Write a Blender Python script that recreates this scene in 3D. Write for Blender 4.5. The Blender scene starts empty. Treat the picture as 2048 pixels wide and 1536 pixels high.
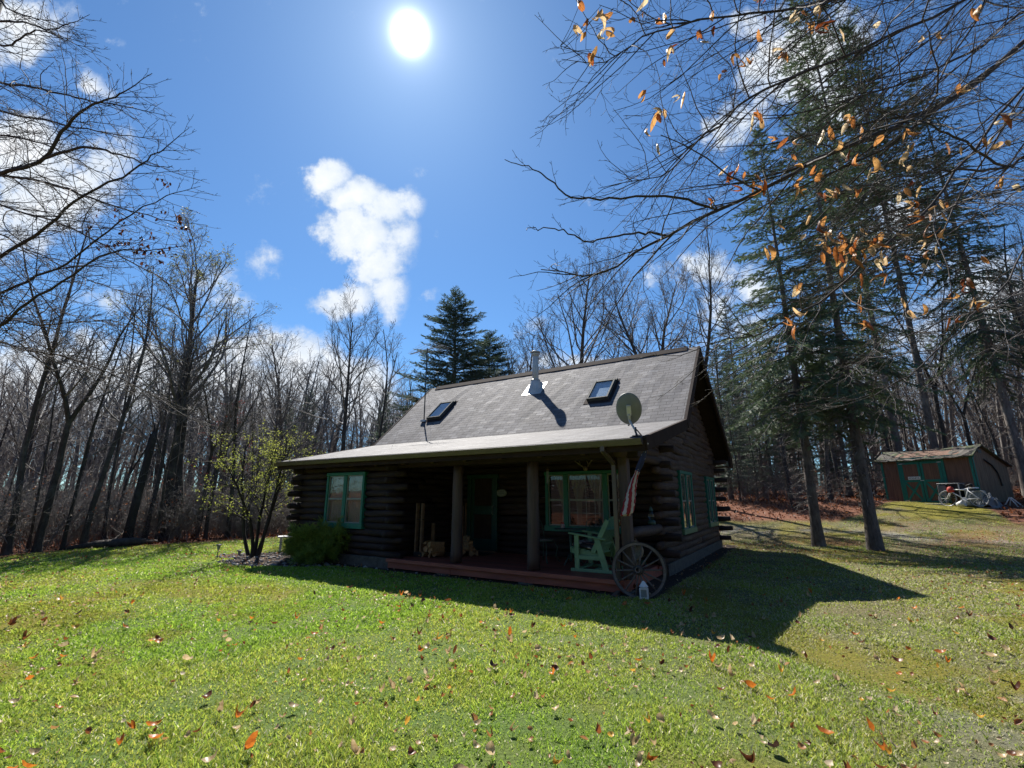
# Log cabin in a clearing at the edge of bare spring woods. Blender 4.5, everything in code.
import bpy, math, random
import numpy as np
from collections import defaultdict
from mathutils import Vector, Matrix
R = math.radians
C = bpy.context.scene.collection
rs = np.random.RandomState
# ---------------------------------------------------------------- camera model (used to read distances off the photo)
FPX, PITCH, EYE = 930.0, math.atan(228/930.0), 1.6
CP, SP = math.cos(PITCH), math.sin(PITCH)
def ray(x, y):
    X, Y = (x-1024)/FPX, (768-y)/FPX
    return np.array([X, CP-SP*Y, SP+CP*Y])
def gnd(x, y, z=0.0):
    r = ray(x, y); t = (z-EYE)/r[2]; p = r*t; p[2] = z; return p
def at(x, y, c):
    p = ray(x, y)*c; p[2] += EYE; return p
SUN = ray(820, 68); SUN = SUN/np.linalg.norm(SUN)
# ---------------------------------------------------------------- house frame: local x runs right along the front, y goes in
HA = R(32)
HO = np.array([1.86, 8.55, 0.0]); HX = np.array([math.cos(HA), -math.sin(HA), 0]); HY = np.array([math.sin(HA), math.cos(HA), 0])
def HW(x, y, z=0.0): return HO + HX*x + HY*y + np.array([0, 0, z])
# ---------------------------------------------------------------- value noise
def _h(ix, iy, s):
    n = (ix.astype(np.int64)*374761393 + iy.astype(np.int64)*668265263 + s*1442695041) & 0xffffffff
    n = ((n ^ (n >> 13))*1274126177) & 0xffffffff
    return ((n ^ (n >> 16)) & 0xffff)/65535.0
def vn(x, y, s=0, sc=1.0):
    x = np.asarray(x, float)/sc; y = np.asarray(y, float)/sc
    ix, iy = np.floor(x), np.floor(y); fx, fy = x-ix, y-iy
    fx = fx*fx*(3-2*fx); fy = fy*fy*(3-2*fy)
    a, b, c_, d = _h(ix, iy, s), _h(ix+1, iy, s), _h(ix, iy+1, s), _h(ix+1, iy+1, s)
    return (a*(1-fx)+b*fx)*(1-fy) + (c_*(1-fx)+d*fx)*fy
def fbm(x, y, s=0, sc=1.0):
    return .5*vn(x, y, s, sc)+.27*vn(x, y, s+1, sc*.47)+.15*vn(x, y, s+2, sc*.21)+.08*vn(x, y, s+3, sc*.1)
def sst(x, a, b):
    t = np.clip((np.asarray(x, float)-a)/(b-a), 0, 1); return t*t*(3-2*t)
# ---------------------------------------------------------------- terrain
def gz(x, y):
    x = np.asarray(x, float); y = np.asarray(y, float)
    side = sst(x, 2.5, 8.0); rho = np.hypot(x, y)
    z = side*(np.interp(rho, [18.3, 19.5, 22.5, 28, 30, 55], [0, .06, .4, 1.4, 1.5, 2.6])) + .9*sst(rho, 34, 90)*(1-side) + 3*sst(rho, 60, 200)
    lz = sst(-x-y*.25, 14, 22)
    z = z - .25*lz + 5*sst(-y, 18, 60)  # rear rise added out of view, hides the horizon from pane reflections
    return z + .05*(fbm(x, y, 5, 3.0)-.5)*sst(np.hypot(x, y), 2, 12) + .3*(fbm(x, y, 9, 9.0)-.5)*sst(rho, 29, 38)
def edge(x, y):      # distance from the camera at which the mown ground gives way to the woods
    az = np.degrees(np.arctan2(x, y))
    return np.interp(az, [-125, -120, -100, -80, -46, -41, -36, -30, -25, 0, 17, 20, 34, 37, 38.5, 42.5, 44.2, 46, 60, 100, 120, 125],
                         [13, 16, 14, 12, 19.6, 20.8, 21.3, 22.0, 22.9, 24, 24, 23.6, 24, 26.5, 29.0, 29.2, 28.0, 24.2, 22, 22, 16, 13])
def woods(x, y):
    e = edge(x, y) + 1.4*(fbm(x, y, 21, 2.2)-.5)
    return sst(np.hypot(x, y)-e, -.5, .5)
def dry(x, y):      # worn, mossy side of the lawn towards the drive
    base = sst(np.asarray(x)*1.0 - .15*(8-np.asarray(y)), -.8, 4.6)
    return np.clip(base*1.0*(.35+1.1*fbm(x, y, 31, 1.5)), 0, 1)
def drive(x, y):
    d1 = np.exp(-((np.hypot(x, y)-22.0)/1.0)**2)*sst(x, 5, 8)*sst(fbm(x, y, 41, .9), .3, .65)*.8
    d2 = sst(fbm(x, y, 43, 1.0), .52, .66)*sst(np.asarray(x)*.9-np.asarray(y)*.35, .9, 2.4)*(1-sst(y, 5.2, 7))*.6
    return np.clip(d1+d2, 0, 1)
def bed(x, y):
    a = ((np.asarray(x)+5.6)/1.9)**2 + ((np.asarray(y)-13.0)/1.25)**2
    b = ((np.asarray(x)+7.3)/1.1)**2 + ((np.asarray(y)-14.1)/.75)**2
    q = np.minimum(a, b) + .6*(fbm(x, y, 51, .8)-.5)
    # strip along the foundations
    hx = (np.asarray(x)-HO[0])*HX[0]+(np.asarray(y)-HO[1])*HX[1]; hy = (np.asarray(x)-HO[0])*HY[0]+(np.asarray(y)-HO[1])*HY[1]
    w = .12*(fbm(x, y, 53, .7)-.5)
    ins = (hx > -10.2+w) & (hx < .62+w) & (hy > -.22+w) & (hy < 10.2)
    return np.clip(np.maximum(np.maximum(1-sst(q, .8, 1.15), ins*1.0), sst(-np.asarray(y), 12, 15)), 0, 1)  # rear term darkens unseen ground behind the camera to dim pane reflections
def moss(x, y):
    m = sst(fbm(x, y, 61, 1.1), .56, .68)*(.35+.65*sst(x, -1, 5)) + .8*sst(fbm(x, y, 63, 2.2), .5, .62)*sst(x, 5, 9)*sst(y, 13, 18)
    m = m + 1.0*sst(fbm(x, y, 67, 1.0), .46, .6)*sst(-np.asarray(x), 2.5, 4.5)*(1-sst(y, 8, 11))
    return np.clip(m, 0, 1)
# ---------------------------------------------------------------- mesh building
class MB:
    def __init__(s): s.v = []; s.f = []; s.uv = None
    def add(s, vs, fs):
        o = len(s.v); s.v += [tuple(map(float, p)) for p in vs]; s.f += [tuple(o+i for i in f) for f in fs]; return s
    def box(s, x0, x1, y0, y1, z0, z1, M=None, ch=0.0):
        if ch > 0:
            b = min(ch, abs(x1-x0)*.45, abs(y1-y0)*.45, abs(z1-z0)*.45); vs = []; ids = {}
            for i in (0, 1):
                for j in (0, 1):
                    for k in (0, 1):
                        px, py, pz = (x0, x1)[i], (y0, y1)[j], (z0, z1)[k]; sx, sy, sz = 1-2*i, 1-2*j, 1-2*k
                        for ax in range(3):
                            q = [px+sx*b, py+sy*b, pz+sz*b]; q[ax] = (px, py, pz)[ax]; ids[(i, j, k, ax)] = len(vs); vs.append(q)
            fs = []
            for ax in range(3):
                o1, o2 = (ax+1) % 3, (ax+2) % 3
                for sd in (0, 1):
                    q = []
                    for (u, w) in ((0, 0), (1, 0), (1, 1), (0, 1)):
                        key = [0, 0, 0]; key[ax] = sd; key[o1] = u; key[o2] = w; q.append(ids[tuple(key)+(ax,)])
                    fs.append(q if sd else q[::-1])
            for ax in range(3):
                o1, o2 = (ax+1) % 3, (ax+2) % 3
                for u in (0, 1):
                    for w in (0, 1):
                        k0 = [0, 0, 0]; k0[o1] = u; k0[o2] = w; k1 = list(k0); k1[ax] = 1
                        fs.append([ids[tuple(k0)+(o1,)], ids[tuple(k1)+(o1,)], ids[tuple(k1)+(o2,)], ids[tuple(k0)+(o2,)]])
            for i in (0, 1):
                for j in (0, 1):
                    for k in (0, 1): fs.append([ids[(i, j, k, 0)], ids[(i, j, k, 1)], ids[(i, j, k, 2)]])
        else:
            vs = [(x0, y0, z0), (x1, y0, z0), (x1, y1, z0), (x0, y1, z0), (x0, y0, z1), (x1, y0, z1), (x1, y1, z1), (x0, y1, z1)]
            fs = [(0, 3, 2, 1), (4, 5, 6, 7), (0, 1, 5, 4), (1, 2, 6, 5), (2, 3, 7, 6), (3, 0, 4, 7)]
        if M is not None: vs = [tuple(M @ Vector(v)) for v in vs]
        return s.add(vs, fs)
    def bar(s, a, b, w, h, up=(0, 0, 1), ch=0.0):      # rectangular bar from a to b
        a, b = Vector(a), Vector(b); t = b-a; L = t.length; t.normalize(); u = Vector(up)
        sd = t.cross(u)
        if sd.length < 1e-4: sd = t.cross(Vector((1, 0, 0)))
        sd.normalize(); n = sd.cross(t)
        M = Matrix(((sd.x, t.x, n.x, a.x), (sd.y, t.y, n.y, a.y), (sd.z, t.z, n.z, a.z), (0, 0, 0, 1)))
        return s.box(-w/2, w/2, 0, L, -h/2, h/2, M, ch)
    def tube(s, pts, rad, k=8, cap=True):
        P = [Vector(p) for p in pts]; n = len(P)
        if not hasattr(rad, '__len__'): rad = [rad]*n
        vs = []; ref = None
        for i in range(n):
            t = (P[min(i+1, n-1)]-P[max(i-1, 0)]).normalized()
            if ref is None: ref = Vector((0, 0, 1)) if abs(t.z) < .9 else Vector((1, 0, 0))
            u = t.cross(ref); u.normalize(); w = t.cross(u); ref = -w if False else ref
            for j in range(k):
                a = 2*math.pi*j/k; vs.append(P[i]+u*(rad[i]*math.cos(a))+w*(rad[i]*math.sin(a)))
        fs = [(i*k+j, i*k+(j+1) % k, (i+1)*k+(j+1) % k, (i+1)*k+j) for i in range(n-1) for j in range(k)]
        if cap: fs += [tuple(range(k))[::-1], tuple((n-1)*k+j for j in range(k))]
        return s.add(vs, fs)
    def lathe(s, prof, k=24, M=None, closed=False):    # profile of (r, z)
        n = len(prof); vs = []
        for r, z in prof:
            for j in range(k):
                a = 2*math.pi*j/k; vs.append((r*math.cos(a), r*math.sin(a), z))
        m = n if closed else n-1
        fs = [(i*k+j, i*k+(j+1) % k, ((i+1) % n)*k+(j+1) % k, ((i+1) % n)*k+j) for i in range(m) for j in range(k)]
        if not closed: fs += [tuple(range(k))[::-1], tuple((n-1)*k+j for j in range(k))]
        if M is not None: vs = [tuple(M @ Vector(v)) for v in vs]
        return s.add(vs, fs)
    def prism(s, poly, a0, a1, axis='x', M=None):      # poly in the two other axes, extruded from a0 to a1
        n = len(poly)
        def mk(a, p): return {'x': (a, p[0], p[1]), 'y': (p[0], a, p[1]), 'z': (p[0], p[1], a)}[axis]
        vs = [mk(a0, p) for p in poly]+[mk(a1, p) for p in poly]
        fs = [tuple(range(n)), tuple(range(n, 2*n))[::-1]]+[(i, i+n, (i+1) % n+n, (i+1) % n) for i in range(n)]
        if M is not None: vs = [tuple(M @ Vector(v)) for v in vs]
        return s.add(vs, fs)
def link(name, me, mat=None, parent=None, smooth=False):
    o = bpy.data.objects.new(name, me); C.objects.link(o)
    if mat is not None and not me.materials: me.materials.append(mat)
    if parent is not None: o.parent = parent
    if smooth: me.shade_smooth()
    return o
def obj(name, mb, mat, parent=None, smooth=False, M=None):
    me = bpy.data.meshes.new(name); me.from_pydata(mb.v, [], mb.f)
    if mb.uv is not None:
        ul = me.uv_layers.new(name='UVMap')
        vi = np.zeros(len(me.loops), np.int32); me.loops.foreach_get('vertex_index', vi)
        ul.data.foreach_set('uv', np.asarray(mb.uv, np.float32)[vi].ravel())
    import bmesh
    bm = bmesh.new(); bm.from_mesh(me); bmesh.ops.recalc_face_normals(bm, faces=bm.faces); bm.to_mesh(me); bm.free()
    o = link(name, me, mat, parent, smooth)
    if M is not None: o.matrix_local = M
    return o
def npmesh(name, V, Fs, mat=None, attr=None, smooth=False):   # V (n,3); Fs list of (m,3)/(m,4) arrays; attr (n,) or (n,3) named 'tint'
    me = bpy.data.meshes.new(name); me.vertices.add(len(V)); me.vertices.foreach_set('co', np.ascontiguousarray(V, np.float32).ravel())
    Fs = [f for f in Fs if len(f)]
    loops = np.concatenate([f.ravel() for f in Fs]).astype(np.int32)
    tot = np.concatenate([np.full(len(f), f.shape[1]) for f in Fs]).astype(np.int32)
    start = np.concatenate([[0], np.cumsum(tot)[:-1]]).astype(np.int32)
    me.loops.add(len(loops)); me.loops.foreach_set('vertex_index', loops)
    me.polygons.add(len(tot)); me.polygons.foreach_set('loop_start', start); me.polygons.foreach_set('loop_total', tot)
    if attr:
        for nm, a in attr.items():
            if a.ndim == 1: at_ = me.attributes.new(nm, 'FLOAT', 'POINT'); at_.data.foreach_set('value', a.astype(np.float32))
            else: at_ = me.attributes.new(nm, 'FLOAT_VECTOR', 'POINT'); at_.data.foreach_set('vector', a.astype(np.float32).ravel())
    me.update(calc_edges=True)
    if smooth: me.shade_smooth()
    if mat is not None: me.materials.append(mat)
    return me
def tag(o, label=None, cat=None, group=None, kind=None):
    if label: o['label'] = label
    if cat: o['category'] = cat
    if group: o['group'] = group
    if kind: o['kind'] = kind
    return o
def thing(name, label, cat, loc=(0, 0, 0), rz=0.0, group=None):
    o = bpy.data.objects.new(name, None); C.objects.link(o); o.empty_display_size = .2
    o.location = tuple(map(float, loc)); o.rotation_euler = (0, 0, rz); return tag(o, label, cat, group)
def hthing(name, label, cat, x, y, z=0.0, rz=0.0, group=None): return thing(name, label, cat, HW(x, y, z), rz-HA, group)
def dup(root, loc, rz=0.0, sc=1.0, label=None, group=None):
    r = root.copy(); C.objects.link(r); r.location = tuple(map(float, loc)); r.rotation_euler = (0, 0, rz)
    r.scale = (sc, sc, sc) if not hasattr(sc, '__len__') else sc
    if label: r['label'] = label
    if group: r['group'] = group
    for ch in list(root.children):
        c = ch.copy(); C.objects.link(c); c.parent = r
        for g in ch.children:
            d = g.copy(); C.objects.link(d); d.parent = c
    return r
# ---------------------------------------------------------------- materials
class N:
    def __init__(s, name):
        s.m = bpy.data.materials.new(name); s.m.use_nodes = True; s.t = s.m.node_tree; s.t.nodes.clear()
        s.out = s.t.nodes.new('ShaderNodeOutputMaterial')
    def n(s, ty, ins=None, **kw):
        q = s.t.nodes.new('ShaderNode'+ty)
        for k, v in kw.items(): setattr(q, k, v)
        for k, v in (ins or {}).items():
            if isinstance(v, tuple) and len(v) == 2 and hasattr(v[0], 'outputs'): s.t.links.new(v[0].outputs[v[1]], q.inputs[k])
            elif hasattr(v, 'outputs'): s.t.links.new(v.outputs[2 if v.bl_idname == 'ShaderNodeMix' else 0], q.inputs[k])
            else: q.inputs[k].default_value = v
        return q
    def ramp(s, fac, stops, interp='LINEAR'):
        q = s.n('ValToRGB', {0: fac}); cr = q.color_ramp; cr.interpolation = interp
        while len(cr.elements) < len(stops): cr.elements.new(.5)
        for e, (p, c) in zip(cr.elements, stops): e.position = p; e.color = (*c, 1) if len(c) == 3 else c
        return q
    def noise(s, vec, sc, det=4, rough=.6, dist=0): return s.n('TexNoise', {'Vector': vec, 'Scale': sc, 'Detail': det, 'Roughness': rough, 'Distortion': dist})
    def mix(s, f, a, b, bt='MIX'): return s.n('Mix', {0: f, 6: a, 7: b}, data_type='RGBA', blend_type=bt)
    def math(s, op, a, b=0.0, cl=False): return s.n('Math', {0: a, 1: b}, operation=op, use_clamp=cl)
    def done(s, sh): s.t.links.new(sh.outputs[0], s.out.inputs[0]); return s.m
def c4(c): return (*c, 1)
def simple(name, c1, c2=None, rough=.6, sc=8, metal=0, bump=.0, bsc=None, stretch=None, det=5, spec=.5, coord='Object'):
    g = N(name); tc = g.n('TexCoord'); v = (tc, coord)
    if stretch: v = g.n('Mapping', {'Vector': v, 'Scale': stretch})
    nz = g.noise(v, sc, det); c2 = c2 or tuple(x*.7 for x in c1)
    col = g.ramp(nz, [(.3, c2), (.7, c1)])
    ins = {'Base Color': col, 'Roughness': rough, 'Metallic': metal, 'Specular IOR Level': spec}
    if bump:
        bz = g.noise(v, bsc or sc*3, 6); ins['Normal'] = g.n('Bump', {'Height': bz, 'Strength': bump, 'Distance': .02})
    return g.done(g.n('BsdfPrincipled', ins))
def leafy(name, cols, trans=.45, rough=.5, attr=None, spec=.3):     # thin leaves and blades lit from behind
    g = N(name)
    if attr: a = g.n('Attribute', attribute_name=attr); fac = (a, 'Fac')
    else: a = g.n('ObjectInfo'); fac = (a, 'Random')
    if cols is None: col = (a, 'Vector')
    else: col = g.ramp(fac, cols)
    p = g.n('BsdfPrincipled', {'Base Color': col, 'Roughness': rough, 'Specular IOR Level': spec})
    t = g.n('BsdfTranslucent', {'Color': col})
    return g.done(g.n('MixShader', {0: trans, 1: p, 2: t}))
M = {}
def bark(name, c1, c2, moss=None, tw=False):
    g = N(name); tc = g.n('TexCoord'); oi = g.n('ObjectInfo')
    mp = g.n('Mapping', {'Vector': (tc, 'Object'), 'Scale': (1, 1, .25)})
    nz = g.noise(mp, 17, 8, .78); n2 = g.noise((tc, 'Object'), 1.3, 3)
    col = g.ramp(nz, [(.3, c2), (.72, c1)])
    lich = g.ramp(n2, [(.5, (0, 0, 0)), (.68, (1, 1, 1))])
    col = g.mix(g.math('MULTIPLY', lich, .45), col, c4(moss or (.16, .16, .14)))
    hv = g.n('HueSaturation', {'Color': (col, 2), 'Value': g.math('MULTIPLY_ADD', (oi, 'Random'), .6)}); hv.inputs['Value'].links[0].from_node.inputs[2].default_value = .7
    bp = g.n('Bump', {'Height': nz, 'Strength': .9, 'Distance': .03})
    return g.done(g.n('BsdfPrincipled', {'Base Color': hv, 'Roughness': .85, 'Normal': bp}))
M['bark'] = bark('grey_brown_bark', (.10, .082, .07), (.016, .013, .012))
M['bark_dark'] = bark('dark_bark', (.05, .042, .038), (.014, .012, .011), (.09, .09, .08))
M['twig'] = simple('twig_bark', (.21, .19, .175), (.10, .09, .083), rough=.75, sc=3)
M['twig_dark'] = simple('dark_twig_bark', (.06, .046, .042), (.03, .024, .023), rough=.8, sc=5)
M['spruce_bark'] = bark('scaly_spruce_bark', (.25, .21, .185), (.04, .03, .027), (.3, .3, .27))
def needle(name, cols):
    return leafy(name, cols, .2, .55, attr='tint')
M['needle'] = needle('spruce_needles', [(0, (.055, .09, .055)), (.5, (.12, .175, .095)), (1, (.24, .30, .14))])
M['needle_blue'] = needle('hemlock_needles', [(0, (.06, .095, .07)), (1, (.16, .22, .15))])
M['juniper'] = needle('juniper_foliage', [(0, (.055, .11, .022)), (.6, (.20, .29, .05)), (1, (.42, .47, .11))])
M['young_leaf'] = leafy('young_yellow_green_leaves', [(0, (.25, .3, .05)), (1, (.5, .52, .12))], .5, attr='tint')
M['bud'] = leafy('pale_green_buds', [(0, (.16, .18, .07)), (1, (.3, .3, .12))], .4, attr='tint')
M['red_bud'] = leafy('red_spring_buds', [(0, (.25, .03, .02)), (1, (.4, .07, .04))], .4, attr='tint')
def beechleaf(name):
    g = N(name); a = g.n('Attribute', attribute_name='tint'); uv = g.n('Attribute', attribute_name='lf')
    col = g.ramp((a, 'Fac'), [(0, (.24, .06, .02)), (.35, (.48, .18, .05)), (.7, (.66, .37, .13)), (1, (.74, .6, .38))])
    sx = g.n('SeparateXYZ', {0: (uv, 'Vector')})
    # veins: chevrons either side of the midrib
    ab = g.math('ABSOLUTE', (sx, 0)); ph = g.math('SUBTRACT', g.math('MULTIPLY', (sx, 1), 55.0), g.math('MULTIPLY', ab, 70.0))
    vein = g.math('GREATER_THAN', g.math('SINE', ph), .72); mid = g.math('LESS_THAN', ab, .018)
    vv = g.math('MAXIMUM', g.math('MULTIPLY', vein, .35), g.math('MULTIPLY', mid, .6))
    col2 = g.mix(vv, col, c4((.16, .05, .015)))
    p = g.n('BsdfPrincipled', {'Base Color': (col2, 2), 'Roughness': .5}); t = g.n('BsdfTranslucent', {'Color': (col2, 2)})
    return g.done(g.n('MixShader', {0: .58, 1: p, 2: t}))
M['beech_leaf'] = beechleaf('dry_beech_leaf')
def litterleaf(name):
    g = N(name); a = g.n('Attribute', attribute_name='tint')
    col = g.ramp((a, 'Fac'), [(0, (.035, .014, .009)), (.3, (.15, .05, .022)), (.55, (.30, .10, .035)), (.75, (.40, .2, .08)), (1, (.55, .44, .3))])
    p = g.n('BsdfPrincipled', {'Base Color': col, 'Roughness': .45}); t = g.n('BsdfTranslucent', {'Color': col})
    return g.done(g.n('MixShader', {0: .4, 1: p, 2: t}))
M['litter'] = litterleaf('fallen_leaf_litter')
for nm, cc in dict(orange=((.62, .21, .03), (.42, .11, .02)), tan=((.58, .45, .28), (.42, .28, .14)), brown=((.2, .065, .025), (.09, .03, .015)), dark=((.07, .035, .03), (.03, .018, .015)), yellow=((.7, .42, .08), (.55, .28, .04))).items():
    g = N(nm+'_fallen_leaf'); tc = g.n('TexCoord'); oi = g.n('ObjectInfo'); nz = g.noise((tc, 'Object'), 30, 3)
    col = g.ramp(nz, [(.35, cc[1]), (.65, cc[0])]); hv = g.n('HueSaturation', {'Color': col, 'Value': g.math('ADD', g.math('MULTIPLY', (oi, 'Random'), .5), .75)})
    p = g.n('BsdfPrincipled', {'Base Color': hv, 'Roughness': .4}); t = g.n('BsdfTranslucent', {'Color': hv})
    M['leaf_'+nm] = g.done(g.n('MixShader', {0: .42, 1: p, 2: t}))
g = N('grass_blades'); a = g.n('Attribute', attribute_name='tint')
p = g.n('BsdfPrincipled', {'Base Color': (a, 'Vector'), 'Roughness': .6, 'Specular IOR Level': .28}); t = g.n('BsdfTranslucent', {'Color': (a, 'Vector')})
M['grass'] = g.done(g.n('MixShader', {0: .5, 1: p, 2: t}))
# logs: dark brown stain, long grain, checks
def logmat(name, c1, c2, c3):
    g = N(name); tc = g.n('TexCoord'); at_ = g.n('Attribute', attribute_name='grain')   # grain: (along, around, log id)
    mp = g.n('Mapping', {'Vector': (at_, 'Vector'), 'Scale': (1.2, 14, 7)})
    n1 = g.noise(mp, 2.2, 7, .65); n2 = g.noise((at_, 'Vector'), 1.1, 4, .6, .5)
    col = g.ramp(n1, [(.3, c2), (.65, c1)]); wear = g.ramp(n2, [(.46, (0, 0, 0)), (.7, (1, 1, 1))])
    col = g.mix(g.math('MULTIPLY', wear, .8), col, c4(c3))
    bp = g.n('Bump', {'Height': n1, 'Strength': .8, 'Distance': .03})
    return g.done(g.n('BsdfPrincipled', {'Base Color': (col, 2), 'Roughness': .62, 'Normal': bp, 'Specular IOR Level': .35}))
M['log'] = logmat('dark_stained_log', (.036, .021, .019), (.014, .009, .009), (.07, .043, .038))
M['log_lit'] = logmat('sky_lit_log', (.10, .062, .05), (.034, .021, .018), (.16, .11, .085))  # same dark stain, lightened in colour for the sky-lit side of the cabin
M['log_end'] = simple('cut_log_end', (.09, .05, .035), (.03, .018, .014), sc=30, bump=.4)
M['post'] = simple('stained_post', (.10, .062, .055), (.04, .026, .024), rough=.6, sc=3, stretch=(6, 6, .6), bump=.35)
M['trim'] = simple('dark_brown_trim', (.05, .034, .03), (.03, .02, .018), sc=6, rough=.85, spec=.12)
M['gutter'] = simple('brown_painted_gutter', (.13, .105, .085), (.09, .072, .06), sc=5, rough=.3)
M['green'] = simple('green_painted_wood', (.012, .19, .135), (.009, .13, .095), rough=.5, sc=12, stretch=(2, 2, .5), bump=.1)
M['green_pale'] = simple('pale_green_sill_paint', (.12, .25, .14), (.08, .18, .10), rough=.5, sc=12)
M['concrete'] = simple('rough_concrete_block', (.15, .135, .115), (.06, .055, .045), rough=.9, sc=9, bump=.5)
M['white'] = simple('white_paint', (.78, .78, .76), (.6, .6, .58), rough=.45, sc=10)
M['sash'] = simple('pale_vinyl_sash', (.27, .31, .29), (.2, .23, .22), rough=.4, sc=10)
M['lace'] = leafy('lace_curtain', [(0, (.3, .28, .25)), (1, (.36, .34, .3))], .35)
M['metal'] = simple('galvanised_metal', (.62, .62, .6), (.45, .45, .44), rough=.4, sc=6, metal=.2)
M['flash'] = simple('bright_flashing', (.62, .6, .55), (.45, .43, .4), rough=.4, sc=6, metal=.4)
M['dish'] = simple('grey_dish_paint', (.22, .24, .24), (.17, .185, .185), rough=.5, sc=5)
M['iron'] = simple('green_cast_iron', (.05, .11, .085), (.025, .055, .045), rough=.45, sc=20)
M['blackiron'] = simple('black_metal', (.02, .02, .022), (.012, .012, .014), rough=.4, sc=20)
M['chairpaint'] = simple('sage_green_paint', (.21, .36, .20), (.15, .28, .15), rough=.5, sc=6, bump=.08)
M['wheelwood'] = simple('weathered_grey_wood', (.2, .165, .145), (.09, .07, .06), rough=.8, sc=14, bump=.3)
M['firewood'] = simple('split_firewood', (.44, .27, .13), (.22, .12, .055), rough=.8, sc=22, bump=.4)
M['rackpole'] = simple('brown_rack_timber', (.22, .13, .08), (.12, .07, .04), rough=.6, sc=9)
M['antler'] = simple('old_antler', (.38, .31, .23), (.2, .15, .11), rough=.5, sc=12)
M['straw'] = simple('straw_weave', (.36, .29, .2), (.2, .16, .1), rough=.8, sc=40)
M['stone'] = simple('pale_grey_stone', (.36, .35, .34), (.16, .155, .15), rough=.85, sc=14, bump=.5)
M['mat'] = simple('black_doormat', (.02, .02, .022), rough=.95, sc=60)
M['redcloth'] = simple('faded_red_bag', (.55, .06, .04), (.35, .03, .02), rough=.7, sc=12)
M['greyplastic'] = simple('grey_plastic', (.19, .205, .22), (.13, .14, .15), rough=.5, sc=6)
M['rubber'] = simple('black_rubber', (.02, .02, .02), rough=.7, sc=20)
M['shedwall'] = simple('weathered_shed_boards', (.23, .12, .072), (.095, .05, .034), rough=.8, sc=3, stretch=(7, 7, .4), bump=.35)
M['shedside'] = simple('mossy_shed_side', (.24, .175, .11), (.11, .08, .05), rough=.85, sc=3, stretch=(5, 5, .5), bump=.35)
M['ceramic'] = simple('glossy_ceramic', (.5, .42, .38), (.3, .12, .1), rough=.2, sc=9)
M['doorgreen'] = simple('dark_green_door_paint', (.009, .065, .05), (.006, .045, .035), rough=.5, sc=12)
def boards(name, c1, c2, w=.14, ax=1):
    g = N(name); tc = g.n('TexCoord'); sx = g.n('SeparateXYZ', {0: (tc, 'Object')})
    f = g.math('DIVIDE', (sx, ax), w); fr = g.math('FRACT', f); ident = g.math('FLOOR', f)
    gap = g.math('LESS_THAN', fr, .05); wn = g.n('TexWhiteNoise', {'W': ident}, noise_dimensions='1D')
    nz = g.noise(g.n('Mapping', {'Vector': (tc, 'Object'), 'Scale': (1 if ax else 9, 9 if ax else 1, 6)}), 3, 6)
    col = g.ramp(nz, [(.3, c2), (.7, c1)]); hv = g.n('HueSaturation', {'Color': col, 'Value': g.math('ADD', g.math('MULTIPLY', wn, .5), .75)})
    col = g.mix(gap, hv, c4((.01, .006, .005)))
    return g.done(g.n('BsdfPrincipled', {'Base Color': (col, 2), 'Roughness': .55}))
M['deck'] = boards('red_stained_deck', (.28, .07, .045), (.17, .04, .028), .14, 1)
M['deckside'] = simple('red_stained_fascia', (.40, .12, .075), (.25, .065, .042), rough=.55, sc=3, stretch=(.6, 4, 4), bump=.2)
def glass(name, tint=(.9, .95, .95), rough=.0):
    g = N(name); lw = g.n('LayerWeight', {'Blend': .5})
    fac = g.math('MULTIPLY_ADD', g.math('POWER', (lw, 'Facing'), 3.0), .8); fac.inputs[2].default_value = .03
    tr = g.n('BsdfTransparent', {'Color': c4(tint)}); gl = g.n('BsdfGlossy', {'Color': (1, 1, 1, 1), 'Roughness': rough})
    return g.done(g.n('MixShader', {0: fac, 1: tr, 2: gl}))
M['glass'] = glass('window_glass', (.93, .95, .95))
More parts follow.
